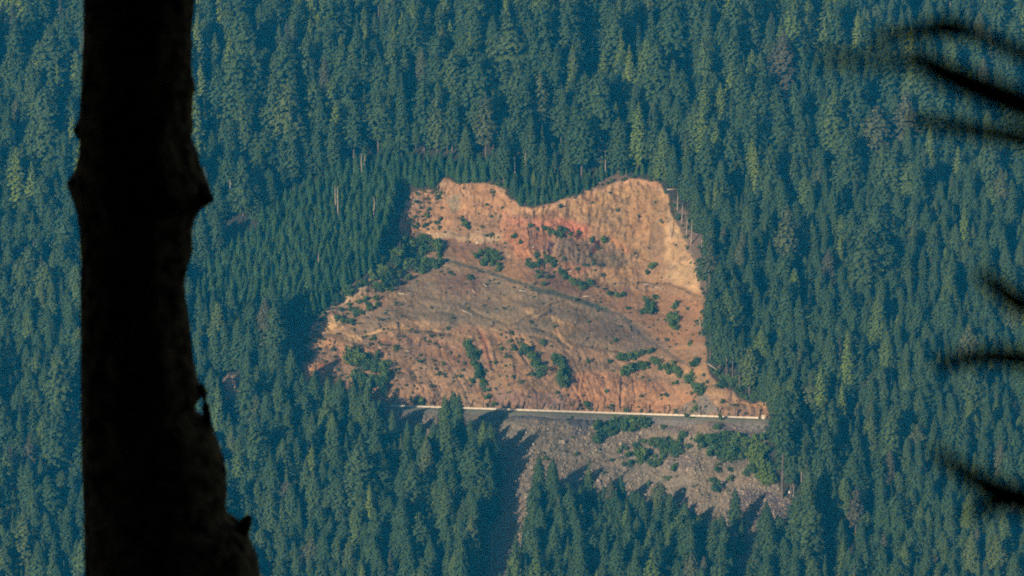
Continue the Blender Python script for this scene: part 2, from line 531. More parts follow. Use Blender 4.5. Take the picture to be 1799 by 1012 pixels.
poly([(560, 585), (620, 584), (640, 596), (600, 602)], alb(206, 152, 106), 3)
poly([(628, 592), (690, 566), (750, 567), (778, 582), (720, 582), (660, 590)], alb(202, 150, 106), 3)
poly([(680, 520), (720, 512), (728, 528), (690, 530)], alb(192, 146, 104), 3)
poly([(640, 604), (700, 590), (760, 594), (820, 610), (800, 640), (720, 618)], alb(162, 118, 90), 5)
poly([(540, 600), (590, 590), (625, 604), (590, 612), (545, 612)], alb(196, 140, 98), 3)
poly([(590, 612), (640, 606), (690, 616), (680, 632), (600, 634)], alb(186, 130, 92), 4)
poly([(520, 640), (590, 640), (600, 690), (520, 690)], alb(180, 128, 90), 4)
poly([(545, 638), (570, 637), (566, 655), (548, 660)], alb(180, 114, 80), 3)
poly([(740, 620), (830, 615), (840, 650), (760, 650)], alb(154, 112, 86), 8, 0.8)
poly([(840, 580), (866, 600), (868, 660), (850, 640)], alb(168, 112, 84), 3)
poly([(855, 585), (870, 620), (866, 660), (860, 620)], alb(194, 138, 98), 2)
poly([(676, 668), (782, 666), (800, 712), (690, 716)], alb(180, 132, 97), 5)
poly([(860, 590), (1000, 620), (1000, 700), (870, 700)], alb(160, 119, 88), 8, 0.8)
poly([(985, 662), (1050, 648), (1110, 664), (1190, 676), (1262, 712), (1200, 726), (1000, 722), (982, 695)], alb(178, 124, 90), 5)
poly([(1000, 640), (1080, 632), (1100, 648), (1010, 656)], alb(142, 112, 88), 5)
poly([(870, 688), (985, 690), (1000, 722), (860, 716)], alb(146, 110, 92), 5, 0.85)
poly([(1230, 690), (1300, 700), (1350, 708), (1352, 735), (1240, 735)], alb(186, 136, 98), 4)
poly([(1260, 712), (1350, 718), (1350, 734), (1260, 730)], alb(160, 122, 94), 4, 0.8)
poly([(1180, 350), (1215, 375), (1248, 420), (1248, 510), (1238, 510), (1222, 470), (1210, 432), (1190, 395)], alb(142, 114, 94), 4, 1, False)
poly([(1040, 334), (1060, 316), (1100, 304), (1100, 316), (1060, 330)], alb(132, 104, 86), 3, 1, False)
poly([(1196, 640), (1244, 650), (1270, 690), (1220, 690)], alb(176, 130, 92), 5)
poly([(398, 662), (414, 664), (412, 696), (398, 700)], alb(196, 150, 112), 3, 1, False)
for pts, w, dep in STEPS[:1]:
    paint(stroke([(785, 457), (850, 475), (900, 492), (960, 512), (1030, 532), (1066, 543)], 3.0) * scar_m * 0.75, alb(108, 104, 84))
    paint(stroke([(935, 504), (960, 512), (1030, 532), (1068, 544)], 4.5) * scar_m * 0.7, alb(96, 100, 80))
    paint(stroke([(1066, 545), (1090, 552), (1130, 590), (1200, 636)], 2.4) * scar_m * 0.7, alb(120, 104, 92))
for pts, w, dep in STEPS[1:]:
    paint(stroke(pts, w * 0.6) * scar_m * 0.8, alb(118, 98, 76))
for y, w, c in ((5, 5, (88, 86, 84)),):
    pass
below = (PY > (yr + 6)[None, :])
poly([(840, 722), (1010, 726), (1060, 730), (1060, 745), (1020, 748), (980, 741), (900, 737), (840, 734)], alb(104, 98, 92), 5, 0.8)
poly([(1000, 738), (1040, 742), (1036, 762), (1012, 764)], alb(98, 92, 92), 4)
poly([(1240, 742), (1350, 744), (1348, 764), (1260, 765)], alb(112, 100, 96), 5)
poly([(1150, 740), (1220, 745), (1226, 765), (1160, 760)], alb(128, 110, 96), 5)
poly([(1176, 795), (1200, 794), (1230, 812), (1200, 828), (1172, 826)], alb(120, 104, 94), 4)
poly([(1300, 858), (1360, 862), (1400, 892), (1380, 930), (1300, 900)], alb(104, 92, 88), 6)
poly([(1224, 698), (1240, 692), (1268, 728), (1212, 728)], alb(128, 114, 102), 2.5)
poly([(1200, 712), (1225, 700), (1222, 730), (1180, 730)], alb(140, 114, 94), 3)

# mineral mottling and downhill streaks
mott = 1 + 0.26 * fbm(PX / 26, PY / 18, 81, 4) + 0.30 * fbm(PX / 6, PY / 5, 85, 3) - 0.30 * sstep(0.32, 0.5, fbm(PX / 7, PY / 6, 88, 2))
streak = 1 + 0.17 * fbm(wx / 5, wy / 90, 91, 3) * head + 0.18 * fbm((wx - 0.35 * wy) / 4.5, wy / 60, 95, 2) * low
mott = 1 + (mott - 1) * (1 - 0.5 * lobe)
C = C * (1 + ((mott * streak) - 1) * scar_m)[..., None]
shift = 0.10 * fbm(PX / 34, PY / 24, 99, 3) * scar_m
C[..., 0] *= 1 + shift
C[..., 2] *= 1 - shift
C = np.clip(C, 0.01, 0.85)

P = CAM + ray(PX, PY) * TT[..., None]
nr, nc = PX.shape
idx = np.arange(nr * nc).reshape(nr, nc)
F = np.stack([idx[1:, :-1], idx[1:, 1:], idx[:-1, 1:], idx[:-1, :-1]], -1).reshape(-1, 4)
M_GROUND = mat("hillside_ground", (0.3, 0.2, 0.15), 0.95, 0.05)
t = M_GROUND.node_tree
b = t.nodes["Principled BSDF"]
va = t.nodes.new("ShaderNodeAttribute")
va.attribute_name = "soil"
tc = t.nodes.new("ShaderNodeTexCoord")
n1 = t.nodes.new("ShaderNodeTexNoise")
n1.inputs["Scale"].default_value = 0.9
n1.inputs["Detail"].default_value = 5.0
n1.inputs["Roughness"].default_value = 0.7
t.links.new(tc.outputs["Object"], n1.inputs["Vector"])
mr = t.nodes.new("ShaderNodeMapRange")
mr.inputs["From Min"].default_value = 0.3
mr.inputs["From Max"].default_value = 0.7
mr.inputs["To Min"].default_value = 0.72
mr.inputs["To Max"].default_value = 1.26
t.links.new(n1.outputs["Fac"], mr.inputs["Value"])
sc_ = t.nodes.new("ShaderNodeVectorMath")
sc_.operation = 'SCALE'
t.links.new(va.outputs["Color"], sc_.inputs[0])
t.links.new(mr.outputs[0], sc_.inputs["Scale"])
t.links.new(sc_.outputs[0], b.inputs["Base Color"])
bp = t.nodes.new("ShaderNodeBump")
bp.inputs["Strength"].default_value = 0.6
bp.inputs["Distance"].default_value = 0.5
t.links.new(n1.outputs["Fac"], bp.inputs["Height"])
t.links.new(bp.outputs[0], b.inputs["Normal"])
me = new_mesh("hillside", P.reshape(-1, 3), F, [M_GROUND], smooth=True)
ca = me.color_attributes.new("soil", 'FLOAT_COLOR', 'POINT')
ca.data.foreach_set("color", np.concatenate([C.reshape(-1, 3), np.ones((nr * nc, 1))], 1).ravel())
o = link("hillside", me)
o["kind"] = "structure"
o["label"] = "steep hillside with a bare orange and grey landslide scar"

# valley floor between the two slopes, and the hill the photographer stands on
low_edge = P[-1]
vy = np.concatenate([np.linspace(low_edge[:, 1].mean() + 60, 1200, 20), np.linspace(1150, 420, 20)])
VX, VY = np.meshgrid(np.linspace(-700, 700, 50), vy)
zb = low_edge[:, 2].mean() - 22
VZ = zb + 6 * fbm(VX / 160, VY / 160, 5, 3) - 8 * sstep(0, 300, low_edge[:, 1].mean() - VY)
n0, n1_ = VX.shape
ii = np.arange(n0 * n1_).reshape(n0, n1_)
FV = np.stack([ii[1:, :-1], ii[1:, 1:], ii[:-1, 1:], ii[:-1, :-1]], -1).reshape(-1, 4)
M_DUFF = noisy(mat("forest_floor", (0.03, 0.03, 0.02)), (0.018, 0.018, 0.011), (0.045, 0.042, 0.026), 0.5, 0.1)
o = link("valley_floor", new_mesh("valley_floor", np.stack([VX, VY, VZ], -1).reshape(-1, 3), FV, [M_DUFF], smooth=True))
o["kind"] = "structure"
o["label"] = "dark valley floor below the hillside"


def view_z(x, y):
    z = np.where(y > 0, 438.3 - math.tan(math.radians(21)) * np.minimum(y, 160), 438.3 - 0.34 * y)
    return z - np.where(y > 160, (y - 160) * 1.85, 0) - 0.0008 * x * x


VX, VY = np.meshgrid(np.linspace(-160, 160, 60), np.linspace(-150, 440, 90))
VZ = view_z(VX, VY) + 0.5 * fbm(VX / 9, VY / 9, 8, 3) * sstep(2, 10, np.hypot(VX, VY))
VZ = np.maximum(VZ, zb - 14)
n0, n1_ = VX.shape
ii = np.arange(n0 * n1_).reshape(n0, n1_)
FV = np.stack([ii[:-1, :-1], ii[:-1, 1:], ii[1:, 1:], ii[1:, :-1]], -1).reshape(-1, 4)
o = link("viewpoint_hill", new_mesh("viewpoint_hill", np.stack([VX, VY, VZ], -1).reshape(-1, 3), FV, [M_DUFF], smooth=True))
o["kind"] = "structure"
o["label"] = "dark forest ground of the hill facing the slide"

# ------------------------------------------------------------------ road, barrier, fence posts
M_ASPH = noisy(mat("asphalt", (0.07, 0.07, 0.065)), (0.115, 0.122, 0.085), (0.155, 0.16, 0.12), 0.4)
rx = np.arange(640, 1412, 3.0)
ry = road_y(rx)
pu = at(rx, ry + 0.6)
zline = np.convolve(np.pad(pu[:, 2], 12, mode='edge'), np.ones(25) / 25, 'valid') + 0.75
ud = ray(rx, ry)
pu = CAM + ud * ((zline - CAM[2]) / ud[:, 2])[:, None]        # same pixels, on the smoothed road level
# horizontal cross direction (towards the valley)
tan_ = np.gradient(pu, axis=0)
crs = np.stack([tan_[:, 1], -tan_[:, 0], 0 * tan_[:, 0]], -1)
crs /= np.linalg.norm(crs, axis=1)[:, None]
crs *= np.sign(-crs[:, 1:2])
RW = 7.6
pl = pu + crs * RW - np.array([0, 0, 0.12])
rows = [pu - crs * 2.2 - [0, 0, 0.05], pl, pl + crs * 0.8 - [0, 0, 1.3], pl + crs * 1.5 - [0, 0, 3.2]]
V = np.concatenate(rows)
n = len(rx)
Fr = []
for k in range(3):
    for i in range(n - 1):
        Fr.append((k * n + i, (k + 1) * n + i, (k + 1) * n + i + 1, k * n + i + 1))
M_FILL = noisy(mat("road_fill", alb(96, 92, 90)), tuple(alb(104, 98, 92)), tuple(alb(138, 122, 106)), 0.6, 0.2)
o = link("road", new_mesh("road", V, np.array(Fr), [M_ASPH, M_FILL], mi=[0] * (n - 1) + [1] * (2 * (n - 1))))
o["kind"] = "structure"
o["label"] = "grey mountain road cutting across the foot of the slide"

def road_pt(px, off=0.0):
    i = np.interp(px, rx, np.arange(n))
    f = lambda a: np.array([np.interp(i, np.arange(n), a[:, k]) for k in range(3)])
    return f(pu) + f(crs) * off


def prism(prof, x0, x1):
    """extrude a (y, z) outline along x with closed ends"""
    k = len(prof)
    V = [(x0, y, z) for y, z in prof] + [(x1, y, z) for y, z in prof]
    F = [(i, (i + 1) % k, k + (i + 1) % k, k + i) for i in range(k)]
    F += [tuple(range(k))[::-1], tuple(range(k, 2 * k))]
    return V, F


BL = 3.75
jer = [(-0.30, 0), (-0.30, 0.09), (-0.17, 0.30), (-0.09, 0.80), (0.09, 0.80), (0.17, 0.30), (0.30, 0.09), (0.30, 0)]
V, Fb = prism(jer, -BL / 2 + 0.03, BL / 2 - 0.03)
me_bar = new_mesh("concrete_barrier", V, Fb, [M_CONC])
V2, F2 = prism([(-0.37, -0.01), (-0.37, 0.09), (0.37, 0.09), (0.37, -0.01)], -0.35, 0.35)
M_SLOT = mat("slot_shadow_gap", (0.1, 0.09, 0.08))
px_ = 692.0
k = 0
while px_ < 1326:
    p = road_pt(px_, -0.4)
    q = road_pt(px_ + 3, -0.4)
    ang = math.atan2(q[1] - p[1], q[0] - p[0])
    e = link("concrete_barrier", me_bar)
    e.location = p + [0, 0, -0.02]
    e.rotation_euler = (0, math.radians(random.Random(k).uniform(-.4, .4)) - math.atan2(q[2] - p[2], q[0] - p[0]), ang + math.radians(random.Random(k).uniform(-1, 1)))
    tag(e, "pale concrete barrier segment in the long row along the uphill side of the road", "barrier", "concrete barriers lining the road")
    step = BL
    x2 = px_
    while np.linalg.norm(road_pt(x2, -0.4)[:2] - p[:2]) < BL:
        x2 += 0.2
    px_ = x2
    k += 1


def box(x0, x1, y0, y1, z0, z1):
    V = [(x, y, z) for z in (z0, z1) for y in (y0, y1) for x in (x0, x1)]
    F = [(0, 2, 3, 1), (4, 5, 7, 6), (0, 1, 5, 4), (2, 6, 7, 3), (0, 4, 6, 2), (1, 3, 7, 5)]
    return V, F


def joined(parts):
    V, F = [], []
    for v, f in parts:
        o_ = len(V)
        V += [tuple(p) for p in v]
        F += [tuple(i + o_ for i in q) for q in f]
    return V, F


hb = [box(-0.2, 0.2, -0.2, -0.15, 0, 5.6), box(-0.2, 0.2, 0.15, 0.2, 0, 5.6), box(-0.04, 0.04, -0.15, 0.15, 0, 5.6), box(-0.26, 0.26, -0.26, 0.26, 5.602, 5.68)]
V, Fp = joined(hb)
me_post = new_mesh("steel_post", V, Fp, [M_STEEL])
for k, x in enumerate(np.arange(692, 1340, 31.6)):
    x = x + random.Random(k + 50).uniform(-1.2, 1.2)
    p = road_pt(x, -1.25)
    e = link("steel_post", me_post)
    e.location = p + [0, 0, -0.5]
    s = random.Random(k + 9).uniform(0.9, 1.05)
    e.scale = (1.15, 1.15, s)
    tag(e, "slim dark steel post standing in the spaced row behind the barrier", "post", "steel posts behind the barrier")

# white roadside cabinet at the end of the barrier row
p = road_pt(1340.5, -0.4)
cab = bpy.data.objects.new("roadside_cabinet", None)
COL.objects.link(cab)
cab.location = p
tag(cab, "small white box at the right hand end of the barrier row", "cabinet")
V, Fc = joined([box(-0.7, 0.7, -0.5, 0.5, 0, 1.75)])
link("body", new_mesh("cabinet_body", V, Fc, [M_WHITE]), cab)
V, Fc = joined([box(-0.8, 0.8, -0.6, 0.6, 1.755, 1.88)])
link("lid", new_mesh("cabinet_lid", V, Fc, [M_CONC]), cab)
V, Fc = joined([box(-0.55, 0.55, -0.53, -0.503, 0.2, 1.6)])
link("door", new_mesh("cabinet_door", V, Fc, [M_CONC]), cab)

# ------------------------------------------------------------------ plant and rock prototypes


def tube(pts, rad, sides=7, cap=True):
    pts = [Vector(p) for p in pts]
    V, F = [], []
    for i, p in enumerate(pts):
        d = (pts[min(i + 1, len(pts) - 1)] - pts[max(i - 1, 0)]).normalized()
        a = d.orthogonal().normalized() if abs(d.z) < 0.95 else Vector((1, 0, 0))
        a = (a - d * a.dot(d)).normalized()
        b_ = d.cross(a)
        for k in range(sides):
            th = 2 * math.pi * k / sides
            V.append(p + (a * math.cos(th) + b_ * math.sin(th)) * rad[i])
    for i in range(len(pts) - 1):
        for k in range(sides):
            k2 = (k + 1) % sides
            F.append((i * sides + k, i * sides + k2, (i + 1) * sides + k2, (i + 1) * sides + k))
    if cap:
        F.append(tuple(range(sides))[::-1])
        F.append(tuple((len(pts) - 1) * sides + k for k in range(sides)))
    return V, F


def conifer(seed, H=36.0, base=0.16, R0=5.0, power=0.8, step=0.82, per=5, irregular=0.2, droop=0.35, spire=1.0, width=1.05):
    """returns crown quads and trunk; branches are drooping sprays of needle-covered twigs"""
    g = random.Random(seed)
    V, F = [], []

    def quad(c, ax, bx, la, lb):
        i = len(V)
        V.extend([c - ax * la, c - bx * lb + ax * la * 0.15, c + ax * la, c + bx * lb + ax * la * 0.15])
        F.append((i, i + 1, i + 2, i + 3))
    z = H * 0.995
    zb_ = H * base
    gap = [g.uniform(0.75, 1.25) for _ in range(40)]
    while z > zb_:
        h = (z - zb_) / (H - zb_)
        prof = R0 * min(1.0, ((1 - h) * 1.04) ** power) * (1 - 0.35 * max(0, 0.25 - h) / 0.25)
        prof *= 1 + irregular * (gap[int(h * 38)] - 1) * 4
        k = max(4, int(6.283 * prof / width + g.random()))
        th0 = g.random() * 6.28
        for j in range(k):
            if irregular > 0.25 and g.random() < 0.10:
                continue
            th = th0 + 6.283 * j / k + g.uniform(-0.3, 0.3)
            L = max(0.30, prof * g.uniform(1 - 0.22 - irregular * 0.45, 1.08 + irregular * 0.25))
            out = Vector((math.cos(th), math.sin(th), 0))
            side = Vector((-out.y, out.x, 0))
            dr = droop * g.uniform(0.6, 1.3) * (0.4 + 0.6 * (1 - h))
            zz = z + g.uniform(-0.35, 0.35) * step
            w = min(0.95, 0.32 + 0.14 * L) * g.uniform(0.75, 1.2)
            # drooping outer spray, the mid branch spray above it, a hanging fringe below
            for f, pitch, ln in ((0.88, 0.70, 0.85), (0.62, 0.40, 0.9), (0.98, 1.1, 0.6)):
                if f < 0.7 and L < 1.2:
                    continue
                c = out * (L * f) + Vector((0, 0, zz - dr * L * f + g.uniform(-0.15, 0.15)))
                p_ = pitch + g.uniform(-0.3, 0.3)
                ax = (out * math.cos(p_) - Vector((0, 0, math.sin(p_))) + side * g.uniform(-0.35, 0.35)).normalized()
                roll = g.uniform(-0.5, 0.5)
                bx = (side * math.cos(roll) + Vector((0, 0, 1)) * math.sin(roll))
                quad(c, ax, bx, ln * min(1.0, 0.35 + 0.25 * L) * g.uniform(0.8, 1.2), w * (0.8 if f > 0.9 else 1.0))
        z -= step * g.uniform(0.7, 1.3) * (0.65 + 0.35 * min(1, prof / R0 * 1.5))
    for a_ in range(3):
        th = a_ * 2.1
        quad(Vector((0, 0, H * 0.985)), Vector((0, 0, 1)), Vector((math.cos(th), math.sin(th), 0)), 0.9 * spire, 0.22)
    tr = H * 0.0125
    lean = Vector((g.uniform(-.3, .3), g.uniform(-.3, .3), 0))
    tv, tf = tube([(0, 0, -2.5), (0, 0, 0.4), lean * 0.3 + Vector((0, 0, H * .35)), lean * 0.2 + Vector((0, 0, H * .7)), (0, 0, H * .985)],
                  [tr * 1.25, tr * 1.05, tr * 0.8, tr * 0.45, 0.04], 7)
    return V, F, tv, tf


class Kind:
    """a tree form: separate crown and trunk meshes, and a joined one for the mass of the forest"""

    def __init__(self, name, leafmat, **kw):
        V, F, tv, tf = conifer(**kw)
        self.H = kw.get("H", 36.0)
        self.R = kw.get("R0", 5.0)
        self.base = kw.get("base", 0.16)
        self.crown = new_mesh(name + "_crown", [tuple(v) for v in V], F, [leafmat])
        self.trunk = new_mesh(name + "_trunk", [tuple(v) for v in tv], tf, [M_BARK], smooth=True)
        o_ = len(V)
        self.whole = new_mesh(name, [tuple(v) for v in V] + [tuple(v) for v in tv], list(F) + [tuple(i + o_ for i in q) for q in tf],
                              [leafmat, M_BARK], mi=[0] * len(F) + [1] * len(tf))
        self.src = bpy.data.objects.new(name + "_source", self.whole)     # unlinked; read by the forest object only


FULL = [Kind("conifer", M_NEEDLE, seed=11, R0=7.4, base=0.08, power=0.60), Kind("conifer", M_NEEDLE, seed=12, R0=6.8, base=0.10, power=0.66),
        Kind("conifer", M_NEEDLE, seed=13, R0=7.2, base=0.10, power=0.56, irregular=0.25), Kind("conifer", M_NEEDLE, seed=14, R0=6.2, base=0.12, power=0.62)]
OLD = [Kind("old_conifer", M_NEEDLE, seed=21, R0=5.4, base=0.26, power=0.5, irregular=0.42, per=5, droop=0.45),
       Kind("old_conifer", M_NEEDLE, seed=22, R0=4.8, base=0.30, power=0.55, irregular=0.5, per=5, droop=0.5),
       Kind("old_conifer", M_NEEDLE, seed=23, R0=5.9, base=0.24, power=0.6, irregular=0.38, per=5, droop=0.4),
       Kind("old_conifer", M_NEEDLE, seed=24, R0=4.4, base=0.34, power=0.5, irregular=0.45, per=5, droop=0.5)]
EDGE = [Kind("edge_conifer", M_NEEDLE, seed=31, R0=4.0, base=0.46, power=0.6, irregular=0.4, droop=0.45),
        Kind("edge_conifer", M_NEEDLE, seed=32, R0=3.6, base=0.54, power=0.6, irregular=0.45, droop=0.45)]
PALE = [Kind("pale_conifer", M_PALE, seed=41, R0=4.4, base=0.15, power=0.62, irregular=0.3), Kind("pale_conifer", M_PALE, seed=42, R0=4.0, base=0.25, power=0.6, irregular=0.4)]
MORE = [Kind("spire_conifer", M_NEEDLE, seed=71, R0=4.6, base=0.10, power=0.85, irregular=0.15), Kind("broad_conifer", M_NEEDLE, seed=72, R0=7.8, base=0.14, power=0.5, irregular=0.35, droop=0.2),
        Kind("blunt_conifer", M_NEEDLE, seed=73, H=30.0, R0=5.2, base=0.3, power=0.34, irregular=0.5, droop=0.4), Kind("thin_conifer", M_NEEDLE, seed=74, R0=4.4, base=0.2, power=0.6, irregular=0.6, droop=0.5)]
YOUNG = [Kind("young_conifer", M_YOUNG, seed=51 + i, H=14.0, R0=3.0 + 0.25 * i, base=0.04, power=0.68, step=0.7, irregular=0.12, droop=0.25, width=1.0) for i in range(3)]
RUST = Kind("rusty_conifer", M_RUST, seed=61, H=14.0, R0=2.0, base=0.1, power=0.8, step=0.7, irregular=0.4)


def make_tree(name, kind, loc, h, rot, label, cat, group=None, wide=1.0):
    e = bpy.data.objects.new(name, None)
    COL.objects.link(e)
    e.location = loc
    s = h / kind.H
    e.scale = (s * wide, s * wide, s)
    e.rotation_euler = (0, 0, rot)
    tag(e, label, cat, group)
    link("crown", kind.crown, e)
    link("trunk", kind.trunk, e)
    return e


def bush_mesh(name, seed, leafmat, nl=430, tall=1.0, leaf=1.0):
    g = np.random.default_rng(seed)
    lobes = []
    for i in range(int(g.integers(5, 11))):
        a = g.random() * 6.28
        r = g.uniform(0.15, 0.80)
        lobes.append((r * math.cos(a), r * math.sin(a), g.uniform(0.25, 1.05) * tall, g.uniform(0.22, 0.50)))
    lobes.append((0, 0, 0.75 * tall, 0.62))
    V, F = [], []
    for k in range(nl):
        lx, ly, lz, lr = lobes[g.integers(len(lobes))]
        d = g.normal(size=3)
        d /= np.linalg.norm(d)
        c = np.array([lx, ly, lz]) + d * lr * g.uniform(0.65, 1.25)
        if c[2] < 0.02:
            c[2] = abs(c[2])
        nrm = d + g.normal(size=3) * 0.55
        nrm /= np.linalg.norm(nrm)
        a = np.cross(nrm, g.normal(size=3))
        a /= np.linalg.norm(a)
        b_ = np.cross(nrm, a)
        s = g.uniform(0.10, 0.19) * leaf
        i = len(V)
        V.extend([c - a * s, c - b_ * s * 0.7, c + a * s, c + b_ * s * 0.7])
        F.append((i, i + 1, i + 2, i + 3))
    for k in range(3):
        v, f = tube([(0, 0, -0.25), (0.12 * math.cos(k * 2.1), 0.12 * math.sin(k * 2.1), 0.4), (0.4 * math.cos(k * 2.1), 0.4 * math.sin(k * 2.1), 0.85 * tall)], [0.05, 0.04, 0.015], 5)
        i = len(V)
        V.extend([tuple(x) for x in v])
        F.extend([tuple(j + i for j in q) for q in f])
    mi = [0] * nl + [1] * (len(F) - nl)
    return new_mesh(name, [tuple(x) for x in V], F, [leafmat, M_BARK], mi=mi)


BUSH = [bush_mesh("bush", 70 + i, M_LEAF, tall=1.0 + 0.25 * (i % 3)) for i in range(9)]
LIMEB = [bush_mesh("lime_bush", 80 + i, M_LIME, tall=1.15) for i in range(2)]
TUFT = [bush_mesh("tuft", 90 + i, M_WEED, nl=70, tall=0.9, leaf=2.3) for i in range(3)]


def rock_mesh(seed):
    g = np.random.default_rng(seed)
    import bmesh
    bm = bmesh.new()
    bmesh.ops.create_icosphere(bm, subdivisions=1, radius=1.0)
    sc = g.uniform(0.6, 1.1, 3)
    for v in bm.verts:
        v.co = Vector((v.co.x * sc[0], v.co.y * sc[1], v.co.z * sc[2] * 0.8)) * g.uniform(0.78, 1.18)
    me = bpy.data.meshes.new("rock")
    bm.to_mesh(me)
    bm.free()
    me.materials.append(M_ROCK)
    return me


ROCK = [rock_mesh(i) for i in range(5)]


def scatter(name, meshes, pts, scl, rotz, variant, label, cat, sclz=None, tilt=None):
    """one object whose geometry nodes stand a copy of a prototype mesh on every point"""
    me = bpy.data.meshes.new(name)
    me.from_pydata([tuple(p) for p in pts], [], [])
    N = len(pts)
    a = me.attributes.new("sc", 'FLOAT_VECTOR', 'POINT')
    sz = scl if sclz is None else sclz
    a.data.foreach_set("vector", np.stack([scl, scl, sz], -1).astype(np.float32).ravel())
    a = me.attributes.new("ro", 'FLOAT_VECTOR', 'POINT')
    rr = np.zeros((N, 3))
    rr[:, 2] = rotz
    if tilt is not None:
        rr[:, :2] = tilt
    a.data.foreach_set("vector", rr.astype(np.float32).ravel())
    a = me.attributes.new("va", 'INT', 'POINT')
    a.data.foreach_set("value", np.asarray(variant, np.int32))
    ob = link(name, me)
    tag(ob, label, cat, kind="stuff")
    g = bpy.data.node_groups.new(name, 'GeometryNodeTree')
    g.interface.new_socket("Geometry", in_out='INPUT', socket_type='NodeSocketGeometry')
    g.interface.new_socket("Geometry", in_out='OUTPUT', socket_type='NodeSocketGeometry')
    N_ = g.nodes
    gi = N_.new("NodeGroupInput")
    go = N_.new("NodeGroupOutput")
    mp = N_.new("GeometryNodeMeshToPoints")
    ip = N_.new("GeometryNodeInstanceOnPoints")
    jn = N_.new("GeometryNodeJoinGeometry")
    for m in meshes:
        so = bpy.data.objects.new(name + "_source", m)
        oi = N_.new("GeometryNodeObjectInfo")
        oi.inputs["Object"].default_value = so
        oi.inputs["As Instance"].default_value = False
        gt = N_.new("GeometryNodeGeometryToInstance")
        g.links.new(oi.outputs["Geometry"], gt.inputs[0])
        g.links.new(gt.outputs[0], jn.inputs[0])
    g.links.new(gi.outputs[0], mp.inputs[0])
    g.links.new(mp.outputs[0], ip.inputs["Points"])
    g.links.new(jn.outputs[0], ip.inputs["Instance"])
    ip.inputs["Pick Instance"].default_value = True

    def attr(nm, ty):
        q = N_.new("GeometryNodeInputNamedAttribute")
        q.data_type = ty
        q.inputs["Name"].default_value = nm
        return q.outputs["Attribute"]
    g.links.new(attr("va", 'INT'), ip.inputs["Instance Index"])
    g.links.new(attr("ro", 'FLOAT_VECTOR'), ip.inputs["Rotation"])
    g.links.new(attr("sc", 'FLOAT_VECTOR'), ip.inputs["Scale"])
    g.links.new(ip.outputs[0], go.inputs[0])
    md = ob.modifiers.new("scatter", 'NODES')
    md.node_group = g
    return ob


# ------------------------------------------------------------------ the forest
PLANT = [(345, 505), (430, 430), (520, 350), (580, 316), (660, 292), (760, 291), (866, 301), (868, 322), (795, 320), (772, 312), (762, 332),
         (712, 343), (694, 345), (686, 390), (672, 430), (655, 470), (634, 486), (600, 510), (556, 552), (528, 585), (440, 578), (350, 575)]
OPEN = [(372, 664), (430, 664), (436, 782), (378, 782)]


GAPS = [[(1018, 100), (1056, 96), (1062, 232), (1014, 236)], [(1168, 120), (1222, 118), (1228, 196), (1168, 200)], [(1278, 912), (1330, 912), (1332, 1050), (1274, 1050)], [(1343, 730), (1374, 735), (1376, 866), (1343, 850)], [(1436, 925), (1474, 925), (1478, 1075), (1436, 1075)], [(374, 392), (420, 378), (432, 432), (380, 452)], [(1590, 20), (1625, 15), (1630, 75), (1588, 80)],
        [(446, 560), (476, 556), (486, 600), (450, 606)], [(1480, 960), (1510, 950), (1512, 1010), (1476, 1012)], [(596, 770), (626, 762), (630, 800), (600, 806)]]


def poisson(x0, x1, y0, y1, rmin, tries, test, seed):
    """random spots at least rmin metres apart on the hillside"""
    g = np.random.default_rng(seed)
    cx = g.uniform(x0, x1, tries)
    cy = g.uniform(y0, y1, tries)
    ok = test(cx, cy)
    cx, cy = cx[ok], cy[ok]
    W_ = at(cx, cy)
    rm = rmin(cx, cy) if callable(rmin) else np.full(len(cx), rmin)
    cell = 5.0
    grid = {}
    keep = []
    for i in range(len(cx)):
        k0, k1 = int(W_[i, 0] // cell), int(W_[i, 1] // cell)
        good = True
        for a in (-2, -1, 0, 1, 2):
            for c in (-2, -1, 0, 1, 2):
                for j in grid.get((k0 + a, k1 + c), ()):
                    if (W_[i, 0] - W_[j, 0]) ** 2 + (W_[i, 1] - W_[j, 1]) ** 2 < rm[i] ** 2:
                        good = False
                        break
                if not good:
                    break
            if not good:
                break
        if good:
            grid.setdefault((k0, k1), []).append(i)
            keep.append(i)
    return cx[keep], cy[keep], W_[keep]


def in_forest(x, y):
    edge = 4 * fbm(x / 15, y / 15, 77, 2)
    gapn = fbm(x / 60, y / 80, 88, 3)
    holes = (gapn > 0.47) & (y < 270)
    return ~inside(x + edge, y + edge, NO_TREES) & ~inside(x, y, NO_TREES) & (sdf(x, y, PLANT) < np.where(y < 325, -5, -14)) & ~inside(x, y, OPEN) & ~holes & ~np.any([inside(x, y, q) for q in GAPS], axis=0)


def spacing(x, y):
    return np.where((y < 330) & (x < 1300), 5.7, np.where(x > 1250, 4.7, 5.0))


fx, fy, fw = poisson(-250, 2050, -200, 1240, spacing, 70000, in_forest, 3)
g = np.random.default_rng(5)
nF = len(fx)
upper = np.clip((430 - fy) / 160, 0, 1)
oldp = 0.06 + 0.62 * upper * np.clip((1750 - fx) / 500, 0.35, 1)
is_old = g.random(nF) < oldp
hh = np.where(is_old, g.normal(35, 6.5, nF), g.normal(25, 4.0, nF))
hh = np.where((g.random(nF) < 0.25), hh * g.uniform(0.5, 0.8, nF), hh)
hh = np.where((fx > 860) & (fx < 1060) & (fy > 325) & (fy < 372), g.uniform(7, 13, nF), hh)      # saplings on the rim
hh = np.where((fx > 660) & (fx < 830) & (fy > 760) & (fy < 830), np.minimum(hh, 18), hh)
hh = np.clip(hh, 7, 50)
var = np.where(is_old, 4 + g.integers(0, 4, nF), g.integers(0, 4, nF))
pale = g.random(nF) < 0.022 + 0.09 * ((fy > 200) & (fy < 330) & (fx > 520) & (fx < 1450))
var = np.where(pale, 10 + g.integers(0, 2, nF), var)
